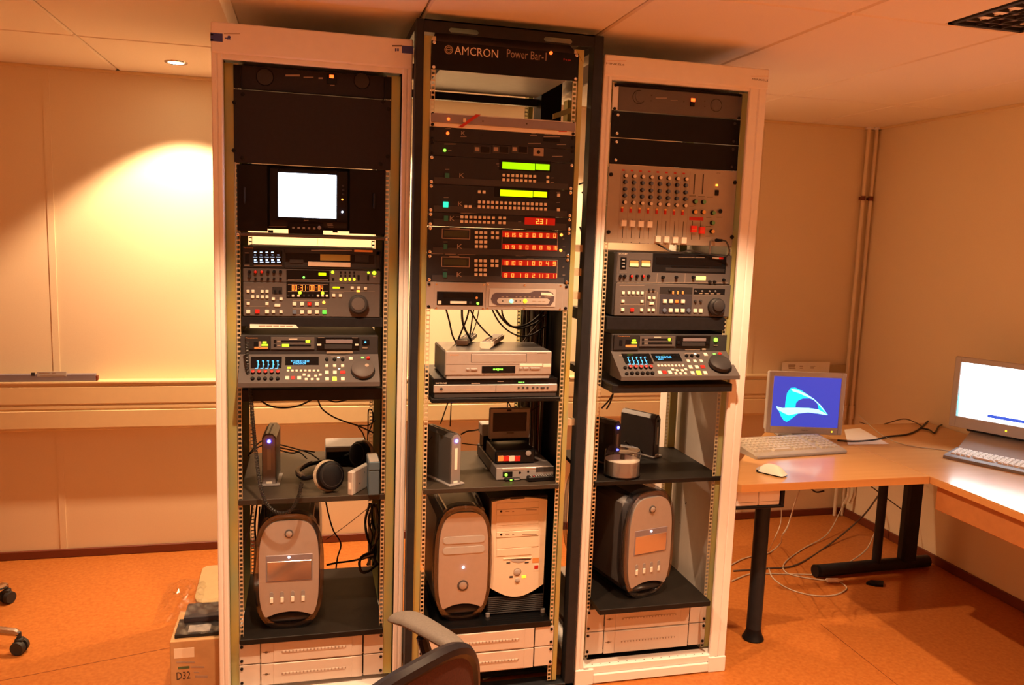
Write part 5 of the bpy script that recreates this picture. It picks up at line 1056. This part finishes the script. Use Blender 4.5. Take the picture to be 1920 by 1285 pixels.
G().box(.127, -.0006, z0+.012, .133, 0, z0+.018).build('power_led', 'led_yellow', t, False, True); G().box(.118, -.0003, z0+.010, .140, .0, z0+.011).build('button_line', 'grey', t, False, True)
o = inst('lettering', m_text('PHILIPS', 'print_dark'), t, V(t.location)); o.location = (.005, -.0004, z0+.018); o.scale = (.034, .05, .006)
G().bbox(-.035, .03, .012, .035, .06, z0+.10, .004).build('neck', 'grey', t, False, True); G().bbox(-.10, -.03, 0, .10, .12, .012, .004).build('stand', 'grey', t, False, True)
# ---- white-screened monitor
D2 = 3.74; TLp = CAM+ray(1793, 667)*D2; BLp = CAM+ray(1777, 800)*D2; rz = -1.10; W2 = .43
dx = V((math.cos(rz), math.sin(rz), 0)); cc = (TLp+BLp)/2+dx*(W2/2)
t = thing('computer_monitor', 'silver-framed monitor with glaring white screen on the right', 'monitor', (cc.x, cc.y, ZD), rz, 'desk monitors'); z0, z1 = BLp.z-ZD, TLp.z-ZD
frame(t, W2, z0, z1, .028, .028, .052, .024, 'lgrey', 0, .02); G().bbox(-W2/2+.005, .016, z0+.005, W2/2-.005, .06, z1-.005, .01).build('back_shell', 'lgrey', t, False, True)
a0, a1, b0, b1 = -W2/2+.027, W2/2-.027, z0+.051, z1-.023
G().box(a0, .004, b0, a1, .014, b1).build('screen', 'scr_white', t, False, True); G().prism([(a0, .0034, b0), (a0+.010, .0034, b0), (a0+.004, .0034, b0+.14), (a0, .0034, b0+.14)], (0, .0006, 0)).build('screen_edge', 'scr_edge', t, False, True); G().box(a0+.13, .003, b0+.018, a1-.06, .0042, b0+.032).build('dock_bar', 'scr_bar', t, False, True)
G().box(.02, -.0006, z0+.020, .027, 0, z0+.027).build('power_led', 'led_yellow', t, False, True); G().bbox(-.14, .005, z0-.010, .14, .03, z0+.002, .004).build('chin_gap', 'black', t, False, True)
g = G(); g.prism([(-.15, -.06, 0), (.15, -.06, 0), (.13, .05, z0-.008), (-.13, .05, z0-.008)], (0, .012, .004)); g.bbox(-.15, -.06, 0, .15, .12, .010, .003); g.build('stand', 'lgrey', t, False, True)
# ---- keyboards and mouse
def keyboard(lab, a, b, depth, hb, mt, kmt, rows=6, cols=19):
    a, b = V(a), V(b); d = b-a; L = d.length; rz = math.atan2(d.y, d.x)
    t = thing('keyboard', lab, 'keyboard', (a.x, a.y, ZD), rz, 'desk keyboards'); h0 = .016
    G().prism([(0, 0, 0), (0, 0, h0*.8), (0, .012, h0), (0, depth, hb), (0, depth, 0)], (L, 0, 0)).build('case', mt, t, False, True)
    sl = math.atan2(hb-h0, depth-.012); kw = (L-.03)/cols; kd = (depth-.055)/rows; me = G().prism([(-kw*.44, -kd*.44, 0), (kw*.44, -kd*.44, 0), (kw*.44, kd*.44, 0), (-kw*.44, kd*.44, 0)], (0, 0, .004))
    v = me.v; v[4:] = [(x*.78, y*.74+.001, .0075) for x, y, z in v[4:]]; me = me.mesh('key', kmt)
    for j in range(rows):
        for i in range(cols):
            if i in (14, 15+0) and j in (2, ) or (i == 14): continue
            if j == 0 and 4 <= i <= 8:
                if i != 6: continue
            o = bpy.data.objects.new('key', me); COL.objects.link(o); o.parent = t; y = .034+kd*(j+.5); o.location = (.015+kw*(i+.5), y, h0+(y-.012)*math.tan(sl)-.0005); o.rotation_euler = (sl, 0, 0)
            if j == 0 and i == 6: o.scale = (5, 1, 1)
    return t, L, depth, hb
ka = onZ(1416, 862, ZD); kb = onZ(1588, 850.5, ZD)
t, L, dp, hb = keyboard('beige desktop keyboard in front of the blue-screened monitor', ka, kb, .20, .040, 'kb_grey', 'kb_key')
G().bbox(.01, -.004, 0, L-.004, .008, .012, .003).build('wrist_edge', 'grey', t, False, True); G().box(L*.44, dp-.028, hb-.004, L*.455, dp-.022, hb-.002).build('lamp', 'led_yellow', t, False, True)
k1 = onZ(1768, 859, ZD); t, L, dp, hb = keyboard('white slim keyboard in front of the white-screened monitor', k1, k1+V((math.cos(-1.09), math.sin(-1.09), 0))*.44, .15, .026, 'grey', 'paper', 6, 20)
m0 = onZ(1447, 889, ZD); t = thing('computer_mouse', 'white mouse with dark sides on the desk edge', 'mouse', (m0.x, m0.y, ZD), -.95)
def mz(u, v, s): x = (u*2-1); y = (v*2-1); return V((x*.058*(1-.12*y*y), y*.030*(1-.10*(x-.2)**2), s*max(0, (1-abs(x)**2.6))*max(0, 1-abs(y)**2.4)))
G().grid(lambda u, v: mz(u, v, .034)+V((0, 0, .006)), 16, 12).build('shell', 'paper', t, True, True); G().bbox(-.056, -.027, 0, .050, .027, .010, .006).build('base', 'black', t, False, True); G().bbox(-.060, -.022, .003, -.030, .022, .018, .006).build('buttons', 'lgrey', t, False, True); 
# papers
pp = [onZ(x, y, ZD+.0006) for x, y in ((1583, 806), (1612, 803), (1667, 833), (1590, 834))]; g = G(); g.prism(pp, (0, 0, .0006)); tag(g.build('paper_sheet', 'paper', None), 'blank white sheet lying on the desk behind the keyboard', 'paper')
t = thing('paper_card', 'long white printed card standing on the trunking behind the monitor', 'paper', onY(1510, 700, YB-.03)); a = onY(1467, 678, YB-.03); b = onY(1554, 703, YB-.03); t.location = ((a.x+b.x)/2, YB-.03, .8712)
G().box(a.x, YB-.031, .8712, b.x, YB-.030, a.z-.004).build('sheet', 'paper', t); Pan(t, (1380, 640, 4.943), YB-.0312).bars([(485, 550, 222, 8), (485, 545, 238, 8), (488, 550, 254, 6), (590, 620, 232, 10), (590, 620, 250, 8), (690, 735, 232, 6), (690, 722, 248, 10)], 'print_dim')
t = thing('paper_card', 'small tan card beside the long white card on the trunking', 'paper', (0, 0, 0)); a = onY(1556, 684, YB-.03); b = onY(1588, 703, YB-.03); t.location = ((a.x+b.x)/2, YB-.03, .8712); G().box(a.x, YB-.031, .8712, b.x, YB-.030, a.z).build('sheet', 'board', t)
# bar on the trunking at the left
t = thing('spirit_level', 'long grey metal bar with a label plate resting on the trunking', 'level', (-1.75, YB-.05, .8712)); G().bbox(-2.35, YB-.062, .8712, -1.332, YB-.036, .906, .002).build('bar', 'silver_lid', t); G().bbox(-1.334, YB-.060, .874, -1.322, YB-.038, .898, .002).build('end_cap', 'base_brown', t)
p = Pan(t, (0, 640, 3.06), YB-.062); p.rect(212, 174, 382, 204, 'lgrey', .0006, 'label'); p2 = Pan(t, (0, 640, 3.06), YB-.0626); p2.bars([(225, 285, 182, 4), (300, 320, 182, 4), (232, 370, 196, 3)], 'print_dim'); p.rect(178, 180, 200, 200, 'dark_grey', .0006, 'emblem')
# ================================================================ floor things at the left
t = thing('cardboard_box', 'cardboard box marked D32 on the floor left of the racks', 'box', (-.745, .20, 0)); yb = .10; xa, xb, zt_ = -.812, -.657, .245
G().bbox(xa, yb, 0, xb, yb+.22, zt_, .002).build('carton', 'cardboard', t)
c = (300, 1030, 5.0375); p = Pan(t, c, yb); p.text(222, 1195, 130, 72, 'D32', 'print_dark'); p.bars([(155, 330, 1070, 14), (290, 420, 1115, 14), (320, 370, 1165, 10), (330, 450, 1205, 22)], 'print_dim'); p.rect(170, 1108, 280, 1134, 'knob_green_d', .0005, 'mark'); p.rect(130, 935, 325, 1030, 'beige', .0005, 'tape')
t = thing('software_box', 'shrink-wrapped dark software boxes on top of the cardboard box', 'box', (-.74, .2, zt_)); G().bbox(-.800, .12, zt_+.0005, -.660, .235, zt_+.014, .002).build('lower_case', 'vtr_dark', t); G().bbox(-.782, .20, zt_+.014, -.664, .31, zt_+.034, .002).build('upper_case', 'navy', t)
def wrap(u, v): x = -.806+u*.150; y = .114+v*.21; return V((x, y, zt_+.0155+(.0235 if v > .42 else .0)+.004*math.sin(u*17+v*9)*math.cos(v*21)+.002))
G().grid(wrap, 18, 18).build('shrink_wrap', 'film', t, True); pt_ = Pan(t, c, .119); o = G().box(-.76, .13, zt_+.0142, -.69, .18, zt_+.0148).build('cover_print', 'grey', t)
t = thing('plastic_bag', 'crumpled clear plastic bag on the floor behind the cardboard box', 'bag', (-.90, .93, 0))
random.seed(3); hh = [[random.random() for _ in range(15)] for _ in range(15)]
def bag(u, v):
    x, y = u*2-1, v*2-1; e = max(0, 1-(x*x+y*y)*.62); i, j = int(u*14), int(v*14); return V((x*.085+.012*hh[i][j], y*.20+.02*hh[j][i], .004+e*(.018+.030*hh[i][j])))
G().grid(bag, 14, 14).build('film', 'film', t, False, True)
pp = [(-.845, .95), (-.83, .905), (-.80, .885), (-.66, .82), (-.66, 1.28), (-.80, 1.29), (-.835, 1.285), (-.85, 1.26)]
g = G(); g.prism([(x, y, .001) for x, y in pp], (0, 0, .012)); tag(g.build('rounded_board', 'board', None), 'flat beige board with rounded corners on the floor by the left rack', 'board')
# ================================================================ office chairs
def star_base(t, hub=.09, leg=.42, rot=0):
    for k in range(5):
        a = rot+k*2*math.pi/5; d = V((math.cos(a), math.sin(a), 0)); n = V((-d.y, d.x, 0))
        g = G(); g.tube([d*.03+V((0, 0, .105)), d*leg*.5+V((0, 0, .095)), d*(leg-.015)+V((0, 0, .083)), d*leg+V((0, 0, .076))], [.022, .019, .015, .010], 8); g.build('base_arm', 'chrome', t, True, True)
        c = d*leg; 
        cst = G(); cst.cone(c+V((0, 0, .055)), c+V((0, 0, .082)), .008, n=8); 
        for s_ in (-1, 1): cst.cone(c+n*s_*.006+V((0, 0, .027)), c+n*s_*.024+V((0, 0, .027)), .027, .024, n=18)
        cst.bbox(c.x-.014, c.y-.014, .045, c.x+.014, c.y+.014, .062, .004); cst.build('castor', 'rubber', t, True, True)
    G().cone((0, 0, .08), (0, 0, .13), .035, .028, n=18).build('hub', 'chrome', t, True, True); G().cone((0, 0, .12), (0, 0, .40), .018, n=16).build('gas_column', 'black', t, True, True)
def office_chair(lab, loc, rz, rot, top=.83):
    """faces local +Y"""
    t = thing('office_chair', lab, 'chair', loc, rz, 'swivel office chairs'); star_base(t, rot=rot)
    def seat(u, v): x, y = u*2-1, v*2-1; k = 1-.10*abs(y)**3; return V((x*.235*k, y*.23+.02, .47+.014*(x*x)-.03*max(0, y)**3-.012*(abs(x)**4)))
    g = G(); g.grid(seat, 14, 14); g.grid(lambda u, v: seat(u, v)*1-V((0, 0, .055)), 14, 14); g.build('seat_faces', 'upholstery', t, True, True)
    G().tube([seat(.5+.5*math.cos(a), .5+.5*math.sin(a))*1-V((0, 0, .028)) for a in [i*2*math.pi/40 for i in range(40)]], .03, 8, True).build('seat_edge', 'upholstery', t, True, True)
    G().bbox(-.12, -.12, .385, .12, .14, .42, .01).build('mechanism', 'black', t, False, True); G().tube(smooth_path([(0, -.10, .40), (0, -.26, .42), (0, -.30, .52), (0, -.285, .64)], 5), .018, 8).build('back_bar', 'black', t, True, True)
    # backrest: outer shell, inner upholstered face, rim
    def outline(a, s=1.0):
        e = 2.6; cs, sn = math.cos(a), math.sin(a); return (math.copysign(abs(cs)**(2/e), cs)*.225*s, math.copysign(abs(sn)**(2/e), sn)*.215*s)
    def bp_(x, z, off): return V((x, -.265+off+.75*x*x-.10*(z-.0)*.8, top-.215+z))
    n = 44
    rim = [bp_(*outline(2*math.pi*i/n), 0) for i in range(n)]; G().tube(rim, .017, 8, True).build('back_rim', 'chair_black', t, True, True)
    for off, nm, sg in ((-.014, 'back_panel', -1), (.016, 'back_cushion', 1)):
        g = G(); vs = [bp_(0, 0, off+sg*.012)]; fs = []
        for r_ in (.35, .7, .97):
            vs += [bp_(*outline(2*math.pi*i/n, r_), off*(1 if r_ < .9 else .6)+sg*.012*(1-r_*r_)) for i in range(n)]
        fs = [(0, 1+i, 1+(i+1) % n) for i in range(n)]+[(1+k*n+i, 1+k*n+(i+1) % n, 1+(k+1)*n+(i+1) % n, 1+(k+1)*n+i) for k in range(2) for i in range(n)]
        g.add(vs, fs); g.build(nm, 'upholstery', t, True, True)
    for sx in (-1, 1):
        x = sx*.27
        def pad(u, v, x=x, sx=sx):
            a = v*2*math.pi; y = -.165+u*.275; e = (1-abs(u*2-1)**5)**.5 if abs(u*2-1) < 1 else 0
            return V((x+sx*.03*math.sin(u*1.5)+math.cos(a)*.033*max(e, .02)*(.85+.3*u), y, .668-.028*max(0, u-.72)**1.2*3+math.sin(a)*.015*max(e, .02)))
        G().grid(pad, 18, 16).build('arm_pad', 'arm_grey', t, True, True)
        G().tube(smooth_path([(x, -.03, .655), (x+sx*.02, -.04, .56), (x+sx*.01, -.03, .45), (x-sx*.10, 0, .405)], 6), .014, 8).build('arm_bracket', 'chair_black', t, True, True)
    return t
office_chair('brown upholstered swivel chair with black rim in the foreground', (-.335, -.93, 0), math.radians(38), .3, .785)
office_chair('swivel chair with chrome star base at the left edge of the picture', (-1.823, .695, 0), math.radians(-90), -.24+math.pi/2)
# ================================================================ cables
g1 = 'black cables under the silver module panel'; l1 = 'black cable hanging below the silver module panel, %s from the left'
for k, (pts, r_) in enumerate((([(835, 575, .15), (843, 605, .16), (848, 628, .16), (856, 645, .18)], .003), ([(866, 575, .12), (867, 600, .13), (872, 618, .14), (884, 640, .15)], .004), ([(880, 575, .13), (876, 595, .13), (866, 620, .14), (856, 645, .15)], .003), ([(880, 578, .16), (892, 600, .16), (908, 620, .17), (926, 636, .18)], .003), ([(889, 575, .2), (885, 600, .2), (880, 640, .2)], .0025), ([(899, 575, .24), (893, 605, .24), (884, 630, .24)], .0018))):
    cable(pxc(pts), r_, 'cable_black', l1 % ('first', 'second', 'third', 'fourth', 'fifth', 'sixth')[k], g1)
l2 = ('deepest hanging black cable loop below the silver module panel', 'thickest, highest black cable loop below the silver module panel', 'middle black cable loop below the silver module panel', 'black cable crossing the loops down to the recorder top', 'short black cable end at the right rear of the recorder'); g2 = 'looping black cables under the module panel'
for k, (pts, r_) in enumerate((([(920, 575, .14), (935, 603, .15), (955, 622, .16), (978, 631, .18), (1000, 627, .2), (1022, 612, .25)], .003), ([(926, 575, .13), (945, 602, .14), (962, 613, .15), (985, 610, .18), (1005, 597, .22), (1025, 578, .26)], .004), ([(940, 575, .15), (944, 595, .15), (958, 611, .16), (975, 616, .18), (1000, 608, .22), (1024, 590, .26)], .003), ([(1016, 600, .24), (998, 620, .24), (976, 648, .24)], .0025), ([(1016, 640, .26), (1003, 648, .26), (990, 655, .26)], .0025))):
    cable(pxc(pts), r_, 'cable_black', l2[k], g2)
# vertical bundle at the right of the black rack
t = thing('cable_bundle', 'thick bundle of dark cables running down inside the black rack', 'cable bundle', (.47, .34, 0)); random.seed(11)
for k in range(16):
    x = .425+.012*(k % 8)+random.uniform(-.003, .003); y = .33+.03*(k//8)+random.uniform(-.01, .01); pts = [(x+random.uniform(-.006, .006), y+random.uniform(-.01, .01), z) for z in (.03, .3, .6, .85, 1.1, 1.3, 1.5, 1.75)]
    G().tube(smooth_path(pts, 4), random.choice((.0045, .0055, .006)), 6).build('strand', 'cable_red' if k in (6, 13) else ('cable_brown' if k in (3, 9) else 'cable_black'), t, True)
l3 = 'thin dark cable hanging below the DVD player shelf, %s from the left'; g3 = 'thin cables below the DVD player shelf'
for k, pts in enumerate(([(840, 755, .25), (833, 775, .25), (826, 795, .24)], [(846, 755, .28), (845, 780, .28), (844, 800, .28)], [(952, 752, .3), (951, 770, .3)], [(952, 752, .31), (958, 764, .31), (965, 778, .3)], [(981, 752, .3), (980, 775, .3)], [(1000, 752, .32), (993, 775, .32), (985, 792, .3)], [(1012, 760, .3), (1000, 768, .3), (990, 776, .3)])): cable(pxc(pts), .0022, 'cable_black', l3 % ('first', 'second', 'third', 'fourth', 'fifth', 'sixth', 'seventh')[k], g3)
cable(pxc([(864, 815, .22), (876, 809, .22), (886, 808, .24), (897, 806, .30)]), .003, 'cable_black', 'short black lead between the labelled drive and the plug box')
cable(pxc([(866, 832, .24), (885, 834, .26), (905, 836, .28)]), .002, 'cable_black', 'thin lead running from the labelled drive under the flip-up player')
cable(pxc([(822, 800, .19), (815, 812, .17), (806, 824, .12), (800, 832, .08)]), .0025, 'cable_black', 'black lead from the back of the labelled drive to the rail')
# left rack cables
cable(pxc([(487, 750, .3), (505, 761, .3), (530, 765, .3), (560, 761, .3), (588, 748, .3)]), .0035, 'cable_black', 'black cable sagging in a shallow loop below the left console deck')
cable(pxc([(596, 750, .4), (604, 767, .4), (625, 782, .4), (650, 792, .4), (672, 799, .4), (700, 812, .4)]), .003, 'cable_black', 'black cable running down to the right behind the headphones')
cable(pxc([(615, 750, .4), (630, 754, .4), (650, 750, .4)]), .003, 'cable_black', 'short black cable loop under the left console deck')
cable(pxc([(704, 788, .42), (690, 798, .42), (672, 799, .42), (680, 812, .42), (688, 830, .42), (690, 800, .42), (691, 770, .42), (698, 772, .42), (699, 790, .42), (690, 815, .42)]), .0025, 'cable_black', 'thin black cable knotted at the rear rail of the left rack')
l4 = ('upper black lead left of the silver drive in the left rack', 'lower black lead left of the silver drive in the left rack', 'long black lead right of the silver drive reaching the headphones', 'black lead dipping between the silver drive and the headphones', 'wavy black lead crossing behind the headphones'); g4 = 'drive leads in the left rack'
for k, pts in enumerate(([(496, 825, .40), (484, 832, .36), (470, 848, .30), (466, 855, .28)], [(496, 834, .40), (482, 840, .36), (468, 852, .30)], [(516, 832, .41), (555, 842, .42), (580, 850, .40), (598, 862, .36)], [(516, 838, .41), (560, 848, .36), (575, 860, .30)], [(516, 842, .41), (548, 850, .36), (566, 845, .40), (590, 848, .42)])): cable(pxc(pts), .0028, 'cable_black', l4[k], g4)
cable(pxc([(611, 942, .5), (616, 965, .5), (625, 995, .48), (639, 1020, .46), (633, 1045, .45), (630, 1066, .45)]), .003, 'cable_black', 'black cable dropping beside the mirrored tower in the left rack')
cable(pxc([(612, 1012, .45), (650, 985, .47), (688, 955, .5)]), .0014, 'cable_brown', 'thin brown wire crossing beside the mirrored tower in the left rack')
cable(pxc([(612, 1060, .42), (630, 1056, .42), (660, 1052, .42), (686, 1046, .44)]), .004, 'cable_black', 'thick black cable lying across beside the left tower')
t = thing('cable_bundle', 'tangle of black cables at the lower right rear of the left rack', 'cable bundle', (-.15, .5, .24)); random.seed(5)
for k in range(12):
    x = 690+random.uniform(-2, 14); pts = [(x+random.uniform(-5, 8), y, .42+random.uniform(-.05, .05)) for y in (945, 975, 1005, 1035, 1060)]
    if k > 7: pts = [(700, 1010+k*3, .40), (685-k, 1030+k*2, .38), (668+k, 1062+k, .36), (690, 1072, .36), (706, 1060, .38)]
    G().tube(smooth_path(pxc(pts), 6), random.choice((.003, .004, .005)), 6).build('strand', 'cable_black' if k % 5 else 'cable_grey', t, True)
l5 = 'cable running down the dark side beside the left tower'; g5 = 'cables beside the left tower'
for pts, m_ in (([(474, 940, .40), (470, 975, .40), (462, 1010, .40), (455, 1035, .40)], 'cable_grey'), ([(482, 945, .45), (478, 985, .45), (480, 1030, .45), (476, 1080, .45)], 'cable_brown'), ([(487, 950, .46), (484, 1000, .46), (478, 1060, .46)], 'cable_black')): cable(pxc(pts), .0035, m_, {'cable_grey': 'pale cable', 'cable_brown': 'brown cable', 'cable_black': 'black cable'}[m_]+' running down the dark side left of the left tower', g5)
# right rack cables
cable(pxc([(1329, 735, .45), (1326, 765, .45), (1312, 800, .45), (1303, 830, .45), (1299, 850, .44)]), .004, 'cable_black', 'black cable curving down the side panel above the disc shelf')
cable(pxc([(1316, 905, .35), (1308, 925, .35), (1285, 945, .38)]), .0028, 'cable_brown', 'short cable under the disc shelf of the right rack')
cable(pxc([(1276, 980, .42), (1290, 1005, .42), (1306, 1028, .42), (1308, 1045, .42), (1296, 1068, .42), (1278, 1076, .40)]), .004, 'cable_black', 'black cable bowing beside the right rack tower')
for pts, n_ in (([(1150, 738, .2), (1141, 752, .2), (1128, 766, .2)], 'upper'), ([(1150, 738, .22), (1144, 755, .22), (1137, 768, .22)], 'lower')): cable(pxc(pts), .003, 'cable_black', 'black cable slanting below the right console shelf, %s of two' % n_)
cable(pxc([(1172, 828, .32), (1182, 836, .32), (1195, 840, .32), (1205, 850, .32)]), .003, 'cable_black', 'black lead between the two drives on the disc shelf')
t = thing('cable_bundle', 'loose cables between the black rack and the right rack', 'cable bundle', (.6, .5, 0)); random.seed(9)
for k in range(9):
    pts = [(.60+random.uniform(-.03, .06), .52+random.uniform(-.05, .05), z) for z in (.05, .25, .45, .65, .85, 1.05)]; G().tube(smooth_path(pts, 5), .004, 6).build('strand', 'cable_black' if k % 3 else 'cable_grey', t, True)
for pts, n_ in (([(1104, 344, .3), (1095, 343, .3), (1085, 346, .3)], 'top'), ([(1091, 360, .3), (1098, 368, .3), (1106, 377, .3)], 'middle'), ([(1087, 425, .3), (1093, 443, .3), (1100, 462, .3)], 'lowest')): cable(pxc(pts), .003, 'cable_black', 'black wire seen through the gap beside the black rack rail, %s' % n_)
# desk cables
def fz(l, z=.004): return [onZ(x, y, z) for x, y in l]
cable(fz([(1570, 826), (1600, 828), (1640, 825), (1665, 819), (1700, 815), (1722, 806), (1740, 790)], ZD+.004), .0045, 'cable_black', 'thick black cable snaking over the desk behind the keyboard')
cable(fz([(1725, 803), (1742, 806), (1752, 812), (1760, 800), (1772, 795)], ZD+.006), .004, 'cable_black', 'black cable knot on the desk by the white-screened monitor')
cable([onX(1612, 792, 2.765), onX(1640, 800, 2.6), onZ(1660, 795, ZD+.004), onZ(1694, 786, ZD+.01), onZ(1715, 792, ZD+.006), onZ(1730, 800, ZD+.004)], .003, 'cable_brown', 'brown cable rising along the back edge of the right desk')
cable(fz([(1610, 778), (1630, 797), (1660, 820), (1700, 835), (1760, 843), (1795, 848)], ZD+.003), .0022, 'cable_grey', 'thin pale cable crossing the right desk to the white keyboard')
cable([onY(1499, 920, .5), onY(1490, 945, .5), onY(1478, 985, .5), onY(1467, 1005, .45), onZ(1463, 1020, .03), onZ(1440, 1038, .004), onZ(1400, 1046, .004), onZ(1370, 1060, .004)], .0035, 'cable_grey', 'pale cable dropping from the desk front beside the black leg')
cable([onY(1465, 940, .55), onY(1464, 980, .55), onY(1450, 1015, .5), onZ(1440, 1035, .01)], .0022, 'cable_grey', 'thin pale wire hanging beside the dropped cable')
cable([onY(1588, 930, 1.35), onY(1575, 960, 1.3), onZ(1550, 1003, .02), onZ(1505, 1030, .004), onZ(1472, 1055, .004), onZ(1472, 1072, .004), onZ(1500, 1082, .004), onZ(1556, 1090, .006)], .003, 'cable_grey', 'pale cable winding over the floor to the white plug')
cable(fz([(1441, 1065), (1450, 1085), (1480, 1105), (1525, 1117), (1565, 1116), (1587, 1105), (1580, 1095), (1570, 1090)]), .0032, 'cable_grey', 'pale cable looped on the floor before the T-shaped desk foot')
cable([onY(1650, 925, 1.2), onY(1625, 960, 1.1), onZ(1600, 985, .06), onZ(1550, 1025, .004), onZ(1492, 1060, .004), onZ(1440, 1066, .004), onZ(1375, 1071, .004)], .0045, 'cable_brown', 'dark brown cable running diagonally over the floor under the desk')
cable(fz([(1372, 1090), (1405, 1077), (1440, 1076), (1490, 1077), (1525, 1078)]), .0032, 'cable_grey', 'pale cable lying straight on the floor behind the black desk leg')
cable([onY(1640, 1000, .9), onY(1625, 1030, .85), onZ(1600, 1050, .02), onZ(1575, 1064, .004)], .003, 'cable_grey', 'pale cable drooping behind the thin desk upright')
cable([onY(1630, 910, .9), onY(1650, 925, .9), onY(1690, 955, .9)], .003, 'cable_brown', 'brown cable stretched between the desk uprights')
cable([onY(1519, 915, .6), onY(1530, 923, .6), onY(1545, 921, .6)], .004, 'cable_black', 'black cable sagging just below the desk front')
for x, d, n_ in ((1592, 0, 'left'), (1603, .02, 'right')): cable([onY(x, 912, 1.42), onY(x-2, 930, 1.42), onY(x-9, 945, 1.42)], .009, 'pipe', 'stub of heating pipe under the desk corner, %s of two' % n_, None, 'pipe_stub', 5, 'pipe')
a = onZ(1560, 1092, 0); t = thing('plug', 'white plug lying against the T-shaped desk foot', 'plug', a, -.2); G().bbox(-.03, -.012, .0, .035, .012, .018, .005).build('body', 'paper', t, False, True); G().cone((.035, 0, .009), (.055, 0, .008), .007, .003, n=10).build('boot', 'paper', t, True, True)
a = onZ(1643, 1097, 0); g = G(); g.prism([(a.x-.05, a.y+.01, .0005), (a.x-.01, a.y+.03, .0005), (a.x+.05, a.y+.012, .0005), (a.x+.015, a.y-.03, .0005), (a.x-.02, a.y-.02, .0005)], (0, 0, .012)); tag(g.build('scrap', 'black', None), 'small black scrap on the floor under the desk', 'scrap')
cable(pxc([(905, 1275, .08), (925, 1268, .12), (940, 1262, .15), (948, 1255, .2)]), .003, 'cable_grey', 'pale cable under the lowest middle drawer')
